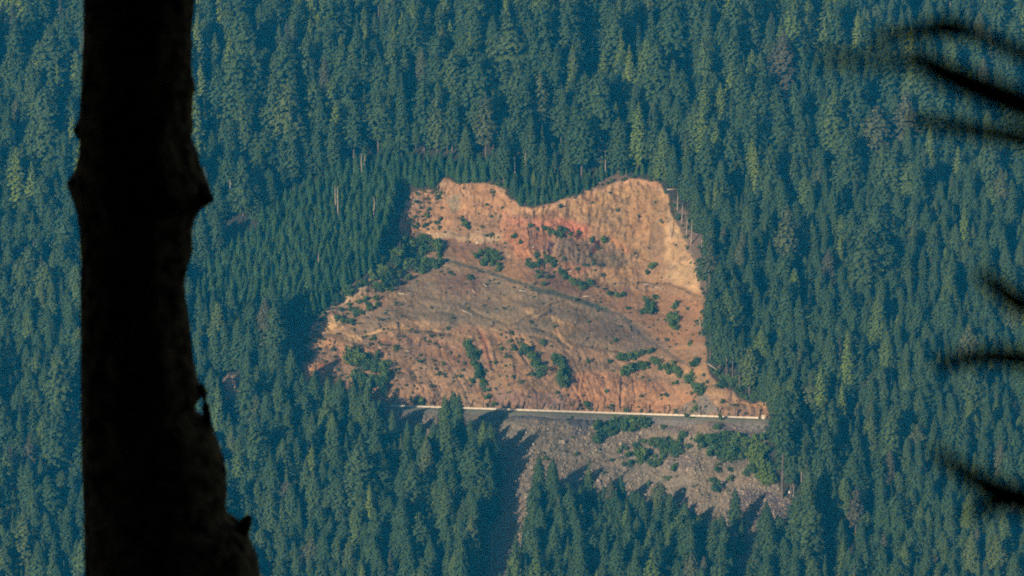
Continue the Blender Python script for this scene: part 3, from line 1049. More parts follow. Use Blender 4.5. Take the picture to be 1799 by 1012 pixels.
near_right = (fx > 1236) & (fx < 1300) & (fy > 520) & (fy < 720) | (fx > 1345) & (fx < 1460) & (fy > 800) & (fy < 920)
var = np.where(near_right & ~pale, 8 + g.integers(0, 2, nF), var)
hh = np.where(near_right, np.maximum(hh, 30), hh)
rots = g.random(nF) * 6.283
wide = g.uniform(1.0, 1.38, nF)
hh = np.where((fx > 925) & (fx < 1345) & (fy > 860) & (fy < 1000), np.minimum(hh, g.uniform(18, 27, nF)), hh)
hh = np.where((fx > 1250) & (fy > 330) & ~((fx < 1460) & (fy > 560)), hh * 0.88, hh)
var = np.where(~pale & ~near_right & (g.random(nF) < 0.30), 12 + g.integers(0, 4, nF), var)
ALLK = FULL + OLD + EDGE + PALE + MORE

# extra trees the photograph singles out: (base px, base py, height in pixels, kind index, label)
HERO = [(782, 806, 112, 1, "left one of three conifers whose tops cross the pale road barrier"),
        (797, 800, 112, 0, "middle one of three conifers whose tops cross the pale road barrier"),
        (806, 812, 120, 3, "right one of three conifers whose tops cross the pale road barrier"),
        (1374, 874, 178, 8, "tall bare stemmed conifer at the right end of the road barrier"),
        (1487, 712, 130, 10, "tall yellow green conifer in the dense forest right of the slide"),
        (1478, 760, 90, 10, "shorter yellow green conifer just below the tall yellow green one"),
        (849, 842, 102, 0, "conifer just below the road at the left edge of the shaded gully"),
        (862, 856, 112, 3, "slender conifer leaning over the left edge of the shaded gully"),
        (750, 880, 112, 0, "broad cone shaped conifer standing clear below the left end of the barrier"),
        (1291, 945, 86, 5, "lone ragged conifer between two dark shaded pockets below the talus"),
        (1302, 975, 56, 3, "small conifer in the dark shaded pocket below the talus"),
        (1450, 880, 130, 4, "tall conifer with pale stem beside the talus on the right"),
        (1252, 600, 96, 8, "bare stemmed conifer on the right rim beside the lower slide"),
        (1262, 650, 105, 9, "bare stemmed conifer at the right foot of the slide"),
        (1276, 668, 105, 8, "thick crowned conifer behind the right foot of the slide"),
        (862, 920, 60, 3, "thin ragged conifer low in the shaded gully")]
ROW = [(512, 742, 96), (532, 744, 90), (553, 752, 100), (576, 750, 88), (598, 758, 98), (622, 762, 90), (645, 770, 96), (668, 778, 78), (690, 794, 74),
       (716, 806, 68), (740, 812, 70), (763, 816, 76), (826, 824, 90)]
for q in ROW:
    HERO.append((q[0], q[1], q[2], int(RNG.integers(0, 4)), "ROW"))
for k_ in range(20):
    f_ = k_ / 19
    HERO.append((864 - 50 * f_ + RNG.uniform(-22, 6), 850 + 250 * f_ + RNG.uniform(-8, 8), (RNG.uniform(84, 104) if f_ < 0.2 else RNG.uniform(62, 92) if f_ < 0.4 else RNG.uniform(95, 124)), int(RNG.integers(0, 4)), "EDGE"))
allx = np.concatenate([fx, [q[0] for q in HERO]])
ally = np.concatenate([fy, [q[1] for q in HERO]])
allw = np.concatenate([fw, at(np.array([q[0] for q in HERO], float), np.array([q[1] for q in HERO], float))])
allh = np.concatenate([hh, [q[2] * 0.30 for q in HERO]])
allv = np.concatenate([var, [q[3] for q in HERO]])
allr = np.concatenate([rots, g.random(len(HERO)) * 6.28])
allwd = np.concatenate([wide, np.ones(len(HERO))])
tot = len(allx)

# how much of each tree shows: paint crown outlines far to near on a small screen
yx, yy, yw = poisson(330, 880, 280, 585, 2.7, 20000, lambda x, y: inside(x, y, PLANT), 9)
yh = np.random.default_rng(2).normal(10.5, 1.7, len(yx))
RIM = [(868, 316), (900, 306), (1050, 304), (1058, 318), (1045, 330), (1000, 346), (962, 355), (936, 364), (908, 358), (897, 346), (886, 326)]
RIM2 = [(1042, 318), (1050, 300), (1180, 294), (1205, 335), (1196, 350), (1176, 326), (1160, 315), (1105, 307), (1074, 311)]
sx_, sy_, sw_ = poisson(860, 1210, 290, 370, 2.7, 5000, lambda x, y: inside(x, y, RIM) | (inside(x, y, RIM2) & (fbm(x / 16, y / 12, 123, 2) > -0.15)), 19)
nplant = len(yx)
yx, yy, yw = np.concatenate([yx, sx_]), np.concatenate([yy, sy_]), np.concatenate([yw, sw_])
yh = np.concatenate([yh, np.random.default_rng(8).uniform(4.0, 9.5, len(sx_))])
allk = np.concatenate([np.zeros(tot, int), np.ones(len(yx), int)])
ax_ = np.concatenate([allx, yx])
ay_ = np.concatenate([ally, yy])
aw_ = np.concatenate([allw, yw])
ah_ = np.concatenate([allh, yh])
rad = np.concatenate([np.array([ALLK[v].R / ALLK[v].H for v in allv]) * allh, 0.17 * yh])
dist = (aw_ - CAM) @ FWD
sx, sy = 900, 506
buf = np.full((sy, sx), -1, np.int32)
for i in np.argsort(-dist):
    top = ay_[i] - ah_[i] * 0.978 / (dist[i] * KPX)
    w = rad[i] / (dist[i] * KPX)
    y0, y1 = int(max(0, top / 2)), int(min(sy, ay_[i] / 2))
    for r_ in range(y0, y1):
        f = (r_ * 2 - top) / (ay_[i] - top + 1e-6)
        hw = w * min(1, f * 1.5) / 2
        a = int(max(0, ax_[i] / 2 - hw))
        c = int(min(sx, ax_[i] / 2 + hw + 1))
        if c > a:
            buf[r_, a:c] = i
buf[:, 70:175] = -1
seen = np.bincount(buf[buf >= 0].ravel(), minlength=len(ax_))
order = np.argsort(-seen[:tot])
solo = set(range(nF, tot))
for i in order:
    if len(solo) >= 300:
        break
    solo.add(int(i))
solo = np.array(sorted(solo))


def region_label(x, y, v):
    form = {0: "dark green conical conifer", 1: "tall shaggy old conifer", 2: "bare stemmed conifer", 3: "yellow green conifer"}[0 if v < 4 or v in (12, 13) else 1 if v < 8 or v > 13 else 2 if v < 10 else 3]
    if y < 430 and x < 1180:
        where = "in the forest above the slide"
    elif x > 1180:
        where = "in the forest right of the slide" if y < 760 else "in the forest right of the grey talus"
    elif x < 520:
        where = "in the forest left of the slide"
    elif x < 890:
        where = "in the stand below the road, left of the shaded gully"
    else:
        where = "in the stand below the talus, right of the shaded gully"
    return form + " " + where


soloset = set(solo.tolist())
for i in solo:
    v = int(allv[i])
    K = ALLK[v]
    if i >= nF and HERO[i - nF][4] == "ROW":
        lab, grp = "conifer in the row whose tops stand against the lower left of the slide", "conifers standing against the lower left of the slide"
    elif i >= nF and HERO[i - nF][4] == "EDGE":
        lab, grp = "tall conifer in the row along the shaded gully", "conifers along the shaded gully"
    elif i >= nF:
        lab, grp = HERO[i - nF][4], None
    else:
        lab = region_label(allx[i], ally[i], v)
        grp = lab.replace("conifer ", "conifers ")
    make_tree("conifer", K, allw[i] + [0, 0, -0.4], allh[i], allr[i], lab, "conifer", grp, allwd[i])
rest = np.array([i for i in range(tot) if i not in soloset])
kH = np.array([ALLK[v].H for v in allv])
scatter("conifer_forest", [K.whole for K in ALLK], allw[rest] + [0, 0, -0.4], allh[rest] / kH[rest] * allwd[rest], allr[rest], allv[rest],
        "dense dark green conifer forest covering the hillside round the slide", "forest", sclz=allh[rest] / kH[rest])

# the young plantation left of and above the slide
seen_y = seen[tot:]
yo = np.argsort(-seen_y)[:300]
gy = np.random.default_rng(4)
yv = gy.integers(0, 3, len(yx))
yr_ = gy.random(len(yx)) * 6.28
for i in yo:
    rimt = i >= nplant
    make_tree("young_conifer", YOUNG[yv[i]], yw[i] + [0, 0, -0.3], yh[i], yr_[i],
              "small conifer crowded on the rim above the headwall" if rimt else "small even sized young conifer in the plantation left of the slide", "young conifer",
              "small conifers on the rim above the headwall" if rimt else "young conifers in the plantation left of the slide", 1.05)
rest = np.setdiff1d(np.arange(len(yx)), yo)
if len(rest):
    scatter("young_conifer_stand", [K.whole for K in YOUNG], yw[rest] + [0, 0, -0.3], yh[rest] / 14, yr_[rest], yv[rest],
            "close planted stand of young conifers left of the slide", "plantation")

# ------------------------------------------------------------------ dead snags


def snag_mesh(seed, H, branchy):
    g = random.Random(seed)
    parts = [tube([(0, 0, -2), (0.1, 0, H * .4), (g.uniform(-.2, .2), 0, H * .75), (g.uniform(-.3, .3), 0, H)], [0.42, 0.34, 0.24, 0.10], 7)]
    for k in range(int(branchy * 40)):
        z = H * g.uniform(0.35, 0.97)
        th = g.random() * 6.28
        L = (1 - z / H) * 4 + 0.6
        L *= g.uniform(0.5, 1.1)
        parts.append(tube([(0, 0, z), (math.cos(th) * L * .6, math.sin(th) * L * .6, z - 0.1 * L), (math.cos(th) * L, math.sin(th) * L, z - 0.35 * L)], [0.10, 0.07, 0.03], 4))
    V, F = joined(parts)
    return new_mesh("snag", V, F, [M_SNAG])


SN = [snag_mesh(1, 20, 0.0), snag_mesh(2, 20, 0.15), snag_mesh(3, 20, 1.0), snag_mesh(4, 20, 0.7)]
SNAGS = [(636, 326, 58, 0, "tallest bleached pole snag rising from the upper plantation"), (632, 322, 36, 0, "thin bleached snag just left of the tallest plantation snag"),
         (641, 318, 48, 0, "dull grey snag just right of the tallest plantation snag"),
         (590, 388, 64, 0, "left one of the close pair of pale snags in the plantation"), (594, 400, 74, 0, "right and longer one of the close pair of pale snags in the plantation"),
         (657, 394, 50, 0, "single slim pale snag in the plantation near its shaded right side"), (560, 478, 34, 0, "short pale snag low in the plantation"),
         (405, 376, 62, 2, "bleached dead tree with bare lower trunk beside the foreground trunk"), (475, 360, 40, 1, "short leaning pale snag at the upper left edge of the plantation"),
         (800, 60, 50, 0, "pale bare snag in the forest at the top of the photo"), (852, 10, 40, 0, "pale snag at the very top of the forest"),
         (1040, 110, 40, 0, "short broken snag by the dark gap in the forest above the slide"), (1443, 215, 46, 1, "pale dead trunk below the upper blurred branch"),
         (1309, 305, 70, 0, "tall thin dead stem in the forest up and right of the slide"), (1410, 240, 40, 0, "grey broken stem in the forest above right of the slide"),
         (1515, 240, 44, 0, "thin pale dead stem in the upper right forest"), (1725, 230, 40, 2, "bleached dead tree with bare limbs at the upper right"),
         (1462, 572, 36, 0, "short pale snag in the forest right of the slide"), (1333, 215, 60, 3, "ragged dead conifer with bare limbs in the upper forest"),
         (1550, 330, 50, 3, "grey dead top poking from the forest right of the slide"), (1180, 150, 54, 3, "grey dead conifer left of the lime green bushes"),
         (935, 240, 60, 3, "ragged dead conifer above the notch of the headwall"), (780, 240, 60, 2, "dead conifer with bare limbs above the upper plantation"),
         (500, 150, 60, 2, "dead conifer with bare limbs in the upper left forest"), (700, 140, 50, 3, "grey dead top in the upper left centre forest"),
         (560, 230, 60, 3, "ragged grey conifer snag above the plantation"), (40, 260, 60, 2, "dead grey tree at the far left edge"),
         (20, 420, 50, 1, "pale snag low at the far left edge"), (1180, 420, 44, 1, "leaning snag on the right rim of the headwall"),
         (1198, 392, 36, 0, "thin dead pole on the right rim of the headwall"), (1206, 418, 40, 0, "second dead pole along the right rim of the headwall"),
         (1214, 430, 44, 1, "dead pole with stubs on the right rim of the slide"), (1232, 472, 56, 0, "tall dead pole on the right edge of the slide"),
         (1236, 476, 56, 0, "dead pole just right of the tall dead pole on the slide edge"), (1190, 372, 34, 0, "small dead pole at the top of the right rim"),
         (1240, 440, 50, 1, "dead stem at the forest edge beside the headwall"), (1232, 585, 36, 1, "leaning grey pole at the lower right edge of the slide"),
         (1408, 878, 70, 0, "bare stem at the forest edge right of the talus"), (1418, 884, 74, 0, "second bare stem at the forest edge right of the talus"),
         (1394, 868, 66, 0, "leftmost bare stem at the forest edge right of the talus"), (864, 990, 52, 0, "pale bare stem standing in the shaded gully"),
         (1434, 880, 64, 1, "stubbed bare stem at the forest edge right of the talus"), (905, 320, 50, 0, "thin bare trunk just above the headwall notch"),
         (924, 322, 60, 0, "second thin bare trunk above the headwall notch"), (1064, 314, 54, 0, "bare trunk on the rim above the high right headwall"),
         (1100, 306, 48, 1, "stubbed bare trunk above the high right headwall")]
for k, (x, y, hp, v, lab) in enumerate(SNAGS):
    o = link("dead_snag", SN[v])
    h = hp * 0.30
    o.location = at(float(x), float(y))
    s = max(0.75, h / 20 * 1.1)
    thick = 0.95 if (v == 0 and 330 < x < 700 and y > 260) else 0.75
    if v >= 2:
        thick = s
    o.scale = (thick, thick, h / 20)
    lean = 0.16 if "leaning" in lab else 0.02
    o.rotation_euler = (random.Random(k).uniform(-.02, .02), random.Random(k + 3).choice((-1, 1)) * lean, random.Random(k).random() * (0.6 if lean > .1 else 6))
    tag(o, lab, "dead tree")

# ------------------------------------------------------------------ bushes on the slide and talus
gb = random.Random(31)
SHR = []


def along(pts, spacing_px, r0, r1, label, group, lime=False, spread=0.0):
    for i in range(len(pts) - 1):
        (x1, y1), (x2, y2) = pts[i], pts[i + 1]
        L = math.hypot(x2 - x1, (y2 - y1))
        m = max(1, int(round(L / spacing_px)))
        for k in range(m):
            f = (k + gb.uniform(0.2, 0.8)) / m
            SHR.append((x1 + (x2 - x1) * f + gb.uniform(-spread, spread), y1 + (y2 - y1) * f + gb.uniform(-spread, spread), gb.uniform(r0, r1), label, group, lime))


def area(pts, count, r0, r1, label, group, lime=False):
    xs = [p[0] for p in pts]
    ys = [p[1] for p in pts]
    m = 0
    tries = 0
    while m < count and tries < 5000:
        tries += 1
        x, y = gb.uniform(min(xs), max(xs)), gb.uniform(min(ys), max(ys))
        if inside(np.array(x), np.array(y), pts):
            if all(math.hypot(x - s[0], (y - s[1]) * 1.2) > (r0 + r1) * 0.42 for s in SHR[-m:] if m):
                SHR.append((x, y, gb.uniform(r0, r1), label, group, lime))
                m += 1


def one(x, y, r, label, lime=False):
    SHR.append((x, y, r, label, None, lime))


along([(822, 604), (830, 630), (842, 660), (852, 688)], 5.5, 7.5, 10, "bright green bush in the long strip filling the mid slide gully", "bushes in the strip down the mid slide gully", False, 2.5)
along([(918, 612), (934, 634), (952, 660)], 7, 7, 11, "dark green bush in the diagonal strip of the next gully", "bushes in the diagonal gully strip", False, 4)
along([(984, 626), (982, 642), (994, 648), (980, 680)], 8, 8, 12, "dark bush in the clump between the gullies and the orange bank", "bushes in the clump left of the orange bank", False, 4)
area([(1128, 530), (1142, 512), (1154, 522), (1150, 550), (1136, 556), (1124, 550)], 9, 6, 9, "dark bush in the left one of two oval thickets under the right headwall", "bushes in the left oval thicket")
area([(1168, 560), (1184, 530), (1194, 536), (1194, 560), (1186, 594), (1178, 580)], 9, 6, 9, "dark bush in the right one of two oval thickets under the right headwall", "bushes in the right oval thicket")
along([(1072, 634), (1100, 628), (1150, 616)], 8, 5, 8, "bush in the upper row of the thicket on the lower right slide", "bushes in the upper row of the lower right thicket", False, 3)
along([(1096, 660), (1112, 646), (1148, 638)], 7, 7, 11, "bush in the lower row of the thicket on the lower right slide", "bushes in the lower row of the lower right thicket", False, 4)
along([(1160, 644), (1190, 650), (1215, 665), (1238, 698)], 8, 7, 12, "bush in the line running down to the grey gravel cone", "bushes running down to the gravel cone", False, 5)
area([(608, 630), (645, 622), (676, 634), (676, 690), (640, 688), (618, 664)], 20, 9, 14, "round leafy tree in the clump at the lower left of the slide", "leafy trees at the lower left of the slide")
area([(690, 450), (712, 410), (770, 420), (776, 462), (720, 490), (670, 508), (640, 510), (680, 472)], 34, 7, 12, "leafy bush on the green shoulder between plantation and slide", "bushes on the green left shoulder")
area([(590, 560), (600, 540), (660, 510), (690, 508), (660, 540), (610, 580)], 22, 4, 7, "low bush on the sandy left edge of the slide", "low bushes on the sandy left edge")
area([(706, 400), (715, 380), (745, 360), (775, 380), (770, 410), (730, 404)], 18, 2.5, 5, "small bush on the pale upper left corner of the scar", "small bushes on the upper left corner")
area([(826, 446), (860, 440), (880, 452), (880, 476), (850, 470)], 15, 5, 8, "bush in the thicket under the left headwall", "bushes in the thicket under the left headwall")
along([(928, 470), (960, 452), (986, 480), (1012, 500), (1030, 512)], 9, 5, 8, "bush in the line climbing out of the middle of the headwall", "bushes in the line below the headwall middle", False, 2)
area([(920, 452), (960, 446), (968, 500), (950, 504), (925, 480)], 12, 3.5, 6.5, "bush on the broken ground below the red band", "bushes below the red band")
for x, y, r, l in [(904, 414, 8, "pair of dark bushes at the left of the red rock band"), (914, 426, 5, "smaller bush just under the dark bush left of the red band"),
                   (932, 396, 6, "bush on the ledge under the notch"), (944, 404, 4, "small bush right of the ledge bush under the notch"), (957, 402, 6, "left bush of the tight group under the red band"),
                   (966, 408, 8, "low middle bush of the tight group under the red band"), (978, 412, 12, "largest bush of the tight group under the red band"),
                   (990, 406, 6, "right bush of the tight group under the red band"), (1002, 411, 5, "small round bush under the right of the red band"),
                   (1016, 408, 4, "tiny bush above the small dark stain"), (1040, 424, 6.5, "round bush left of the large dark stain"), (1061, 422, 7.5, "round bush right of the large dark stain"),
                   (1145, 470, 9, "single round bush on the right headwall"), (1138, 480, 5, "small bush just below the single round bush"),
                   (818, 396, 7, "lone bush in the middle of the left headwall"), (824, 400, 5, "small bush touching the lone left headwall bush"),
                   (1036, 500, 6, "bush at the foot of the headwall right of the climbing line"), (1084, 518, 8, "bush pair on the terrace under the right headwall"),
                   (1094, 518, 6, "right half of the terrace bush pair"), (1070, 516, 5, "small bush left of the terrace bush pair"),
                   (695, 612, 7, "single rounded bush on the lower left bank"), (662, 628, 7, "bush at the upper right of the leafy clump"), (646, 628, 6, "bush in the middle above the leafy clump"),
                   (736, 634, 5, "small bush on the brown lower slope"), (786, 578, 4, "small bush below the debris lobe"), (952, 604, 6, "bush on the slope above the diagonal strip"),
                   (1212, 604, 6, "round bush near the lower right forest edge"), (1221, 640, 9, "dark bush by the forest at lower right"), (1033, 636, 5, "small bush above the orange bank"),
                   (1224, 716, 10, "big round bush beside the grey gravel cone"), (1268, 707, 4, "small dark bush on the orange bank right of the cone"), (1188, 723, 5, "bush behind the barrier on the right"),
                   (738, 706, 10, "bush behind the left part of the barrier"), (722, 700, 6, "thin bush left of the one behind the barrier"), (1030, 714, 8, "bush behind the middle of the barrier"),
                   (1100, 722, 8, "low bush behind the barrier under the orange bank"), (868, 711, 7, "low bush behind the barrier left of centre"), (856, 698, 7, "bush above the barrier left of centre"),
                   (1004, 733, 5, "small bush on the road fill"), (1266, 736, 6, "small bush on the valley side of the road"), (1206, 733, 6, "bush on the valley verge near the right end"),
                   (1218, 735, 6, "second bush on the valley verge near the right end"), (1258, 750, 7, "bush on the talus under the right end of the road"),
                   (1200, 770, 9, "lone shrub with a shadow on the upper talus"), (1012, 798, 4, "small bush on the left talus"), (958, 806, 4, "tiny bush on the left talus edge"),
                   (1258, 860, 10, "dark shrub on the lower talus"), (1250, 842, 8, "upright shrub above the dark one on the lower talus"), (1184, 826, 8, "flat bush under the rounded talus mound"),
                   (1172, 842, 6, "bush left below the rounded talus mound"), (1140, 852, 6, "small shrub on the talus edge above the stand"), (975, 574, 3.5, "tiny bush on the lobe edge"),
                   (900, 588, 4, "tiny bush at the head of the gullies")]:
    one(x, y, r, l)
area([(1036, 752), (1060, 738), (1130, 732), (1136, 748), (1100, 760), (1050, 768)], 17, 6, 15, "leafy bush in the thicket just below the road", "bushes in the thicket just below the road")
area([(1102, 800), (1130, 768), (1200, 772), (1218, 796), (1170, 800), (1150, 822), (1110, 815)], 30, 4, 13, "leafy bush in the middle thicket on the talus", "bushes in the middle thicket on the talus")
area([(1228, 780), (1260, 762), (1310, 775), (1310, 806), (1250, 804)], 20, 6, 16, "leafy bush in the right thicket on the talus", "bushes in the right thicket on the talus")
area([(1310, 770), (1350, 760), (1348, 810), (1364, 850), (1340, 850), (1322, 808)], 18, 9, 14, "yellow green leafy tree at the right margin of the talus", "yellow green trees at the right talus margin", True)
area([(1170, 128), (1190, 122), (1215, 140), (1208, 160), (1180, 150)], 7, 9, 14, "lime green leafy tree in the clearing of the upper forest", "lime green trees in the upper forest clearing", True)
area([(905, 985), (925, 960), (932, 985), (915, 1012)], 7, 9, 13, "leafy bush at the foot of the shaded gully", "leafy bushes at the foot of the shaded gully")
area([(716, 386), (736, 396), (730, 404), (718, 400)], 4, 3, 5, "lime green bush low on the upper left corner", "lime green bushes on the upper left corner", True)
area([(700, 612), (800, 620), (860, 690), (780, 668)], 14, 2.5, 4.5, "scattered small bush on the lower slope above the barrier", "small bushes on the lower slope left")
area([(1150, 655), (1200, 690), (1250, 700), (1240, 660), (1180, 630)], 12, 2.5, 5, "scattered small bush on the lower right slope", "small bushes on the lower right slope")
area([(920, 340), (985, 336), (1010, 340), (985, 350), (940, 360), (915, 356)], 12, 5, 8, "dark bush on the rim of the headwall notch", "bushes on the headwall notch rim")
area([(1250, 652), (1290, 666), (1345, 686), (1348, 704), (1300, 696), (1262, 676)], 16, 6, 10, "leafy bush under the forest edge at the lower right corner of the slide", "bushes under the lower right forest edge")
area([(1180, 340), (1212, 380), (1242, 450), (1244, 500), (1232, 480), (1214, 430), (1192, 385)], 14, 3, 6, "small bush on the brown right rim", "small bushes on the right rim")
area([(1040, 768), (1110, 790), (1104, 832), (1050, 806)], 10, 3, 8, "ragged shrub on the open talus left of the middle thicket", "ragged shrubs left of the middle thicket")
area([(1230, 806), (1310, 808), (1350, 850), (1290, 850)], 9, 3, 8, "small shrub on the open talus under the right thicket", "small shrubs under the right thicket")
along([(692, 418), (664, 476), (624, 506), (590, 530)], 8, 6, 10, "dark bush between the plantation and the sandy left edge", "dark bushes along the plantation side", False, 5)
along([(712, 352), (738, 338), (768, 335)], 7, 2.5, 5, "low bush on the ragged upper left lip of the scar", "low bushes on the upper left lip", False, 4)
along([(796, 320), (830, 319), (866, 321), (890, 334)], 9, 2, 4.5, "low bush along the top lip of the left headwall", "low bushes along the left headwall lip", False, 3)
along([(912, 364), (960, 356), (1006, 344), (1046, 330)], 9, 2, 4, "low bush along the lip of the headwall notch", "low bushes along the notch lip", False, 3)
along([(1060, 322), (1110, 311), (1160, 319), (1176, 360), (1206, 425), (1236, 515), (1240, 600), (1248, 650)], 13, 2, 5, "low bush on the lip of the right headwall", "low bushes on the right headwall lip", False, 5)
along([(1296, 700), (1320, 706), (1346, 712)], 8, 2.5, 5, "low bush on the bank at the right end of the road", "low bushes at the right end of the road", False, 3)
along([(530, 640), (548, 600), (560, 560), (608, 508)], 10, 2.5, 5.5, "low bush on the stepped left edge of the scar", "low bushes on the stepped left edge", False, 6)
area([(762, 320), (770, 318), (775, 345), (766, 352)], 6, 4, 7, "dark bush in the cleft at the upper left of the scar", "bushes in the upper left cleft")
order_b = sorted(range(len(SHR)), key=lambda i: -(SHR[i][2] + (100 if SHR[i][4] is None or "tree" in SHR[i][3] else 0)))
solo_b = set(order_b[:290])
rest_b = order_b[290:]
for k, (x, y, r, lab, grp, lime) in enumerate(SHR):
    if k not in solo_b:
        continue
    meshes = LIMEB if lime else BUSH
    o = link("leafy_tree" if "tree" in lab else "bush", meshes[k % len(meshes)])
    rr = r * 0.30
    p = at(float(x), float(y) + r * 0.45)
    o.location = p + [0, 0, -0.1 * rr]
    g_ = random.Random(k * 7 + 1)
    o.scale = (rr * g_.uniform(.75, 1.3), rr * g_.uniform(.75, 1.2), rr * g_.uniform(.75, 1.3))
    o.rotation_euler = (0, 0, g_.random() * 6.28)
    tag(o, lab, "tree" if "tree" in lab else "bush", grp)

if rest_b:
    bx_, by_, br_ = (np.array([SHR[i][q] for i in rest_b], float) for q in (0, 1, 2))
    scatter("small_bushes", BUSH, at(bx_, by_ + br_ * 0.45), br_ * 0.30, gb.random() * 6 + np.arange(len(bx_)) * 1.7, np.arange(len(bx_)) % len(BUSH),
            "small low bushes dotted over the edges of the slide", "bushes")
# rusty dead young conifer low at the left, pale outcrop in the left forest
make_tree("rusty_conifer", RUST, at(408.0, 905.0), 11, 0.4, "rust red dying young conifer beside the foreground trunk", "conifer")


def boulder(name, x, y, w, h, m, label, seed):
    g_ = np.random.default_rng(seed)
    import bmesh
    bm = bmesh.new()
    bmesh.ops.create_icosphere(bm, subdivisions=3, radius=1.0)
    for v in bm.verts:
        c = v.co
        q = fbm(np.array(c.x * 1.6 + seed), np.array(c.y * 1.6 + c.z * 2.2), 5, 3)
        v.co = Vector((c.x * w, c.y * w * 0.8, c.z * h)) * (1 + 0.45 * float(q))
    me_ = bpy.data.meshes.new(name)
    bm.to_mesh(me_)
    bm.free()
    me_.materials.append(m)
    o_ = link(name, me_)
    o_.location = at(float(x), float(y), 0.35 * h)
    return tag(o_, label, "rock")


M_OUT = noisy(mat("pale_rock", (0.5, 0.36, 0.25)), tuple(alb(180, 132, 98)), tuple(alb(214, 170, 128)), 0.5, 0.3)
boulder("rock_outcrop", 405, 688, 3.0, 5.4, M_OUT, "pale tan rock outcrop among the conifers beside the foreground trunk", 3)
for k, (x, y, w_, lab) in enumerate([(838, 427, 0.75, "small white boulder under the pale strip of the left headwall"), (1313, 738, 0.8, "pale boulder below the right end of the barrier"),
                                     (1333, 738, 0.8, "pale boulder under the white roadside box"), (1321, 748, 0.6, "lower pale boulder under the end of the barrier"),
                                     (1388, 866, 1.0, "pale rock at the tip of the talus by the forest"), (1298, 741, 0.6, "pale stone left of the boulders under the barrier end")]):
    boulder("boulder", x, y, w_, w_ * 0.8, M_CONC, lab, 20 + k)

# ------------------------------------------------------------------ fallen logs and stumps
LOGS = [(812, 546, 830, 554, 0, "straight pale log lying across the debris lobe"), (640, 547, 652, 557, 0, "short pale log on the sandy left edge"),
        (912, 511, 927, 514, 0, "pale log on the upper debris lobe under the dark track"), (1024, 522, 1052, 520, 0, "long pale log lying level on the brown terrace"),
        (1131, 500, 1146, 501, 0, "left pale log on the terrace under the right headwall"), (1150, 505, 1164, 508, 0, "right pale log on the terrace under the right headwall"),
        (1154, 335, 1166, 334, 0, "pale log sticking out of the upper right rim"), (1172, 334, 1190, 333, 0, "second pale log end to end along the upper right rim"),
        (1048, 319, 1058, 324, 0, "pale log on the dark rim left of the high headwall"), (1000, 478, 1008, 477, 0, "short pale log under the grey rock face"),
        (664, 611, 700, 617, 0, "long pale log lying along the lower left track"), (720, 618, 712, 617, 0, "short log at the end of the lower left track"),
        (1176, 472, 1212, 452, 0, "long grey log slanting up the right rim"), (1186, 410, 1214, 422, 0, "pale log across the right rim"), (1212, 470, 1234, 482, 0, "pale log at the right edge of the headwall"),
        (1228, 590, 1236, 612, 0, "grey log down the lower right forest edge"), (1230, 562, 1231, 574, 0, "pale stub log at the right forest edge"),
        (1118, 508, 1121, 496, 1, "dark upright log on the terrace under the right headwall"), (1146, 506, 1156, 497, 1, "dark slanted log above the pale terrace logs"),
        (1024, 604, 1034, 594, 1, "dark log on the lower right lobe"), (1150, 554, 1156, 546, 1, "dark log right of the left oval thicket"), (864, 575, 867, 566, 1, "dark upright stump at the foot of the lobe"),
        (783, 510, 793, 506, 1, "dark root mass on the debris lobe"), (932, 400, 935, 434, 1, "dark log hanging down the headwall under the notch"), (936, 434, 950, 450, 0, "tan log continuing below the hanging dark log"),
        (1016, 637, 1018, 628, 1, "dark post like stump above the orange bank"), (665, 570, 668, 578, 1, "dark stump on the sandy arc"), (697, 568, 700, 578, 1, "thin dark snag on the sandy arc"),
        (894, 586, 896, 580, 1, "dark stump right of the upright one"), (909, 600, 916, 608, 1, "dark log at the head of the gully"), (1106, 575, 1109, 583, 1, "thin dark stump on the grey lobe"),
        (1118, 440, 1122, 452, 1, "dark streaky log on the right headwall"), (815, 539, 818, 534, 1, "small dark stump left of the straight log"), (736, 608, 738, 602, 1, "grey stump on the lower bank"),
        (830, 510, 836, 518, 0, "thin grey log in the middle of the lobe"), (850, 500, 858, 508, 0, "thin grey log near the top of the lobe"), (700, 516, 728, 520, 0, "grey log at the left end of the lobe"),
        (1384, 862, 1400, 876, 0, "pale log jam piece at the tip of the talus"), (1392, 872, 1408, 880, 0, "lower pale log jam piece at the tip of the talus"), (1244, 640, 1262, 652, 0, "pale log at the foot of the right forest"),
        (900, 905, 925, 890, 0, "grey log on the lit edge of the shaded gully"), (1296, 862, 1320, 868, 0, "thin pale log on the lower talus")]
for k, (x1, y1, x2, y2, dark, lab) in enumerate(LOGS):
    a, c = at(float(x1), float(y1)), at(float(x2), float(y2))
    L = float(np.linalg.norm(c - a))
    upright = dark and abs(x2 - x1) < 5 and L > 1
    r = 0.34 if not dark else 0.5
    g_ = random.Random(k)
    parts = [tube([(0, 0, 0), (L * .5, g_.uniform(-.2, .2), 0.1), (L, 0, 0)], [r, r * .85, r * .55], 8)]
    for q in range(5):
        th = q * 1.256 + g_.random()
        parts.append(tube([(0.1, 0, 0), (-0.3, math.cos(th) * r * 1.6, math.sin(th) * r * 1.6), (-0.5, math.cos(th) * r * 2.4, math.sin(th) * r * 2.4)], [r * .35, r * .22, r * .08], 5))
    for q in range(3):
        f = g_.uniform(.3, .9)
        parts.append(tube([(L * f, 0, 0), (L * f + .4, g_.uniform(-.6, .6), .6)], [r * .2, r * .08], 5))
    V, F_ = joined(parts)
    o = link("fallen_log", new_mesh("fallen_log", V, F_, [M_LOGD if dark else M_SNAG], smooth=True))
    o.location = a + [0, 0, r * 0.6]
    o.rotation_euler = Vector(c - a).to_track_quat('X', 'Z').to_euler()
    tag(o, lab, "stump" if "stump" in lab else "log")

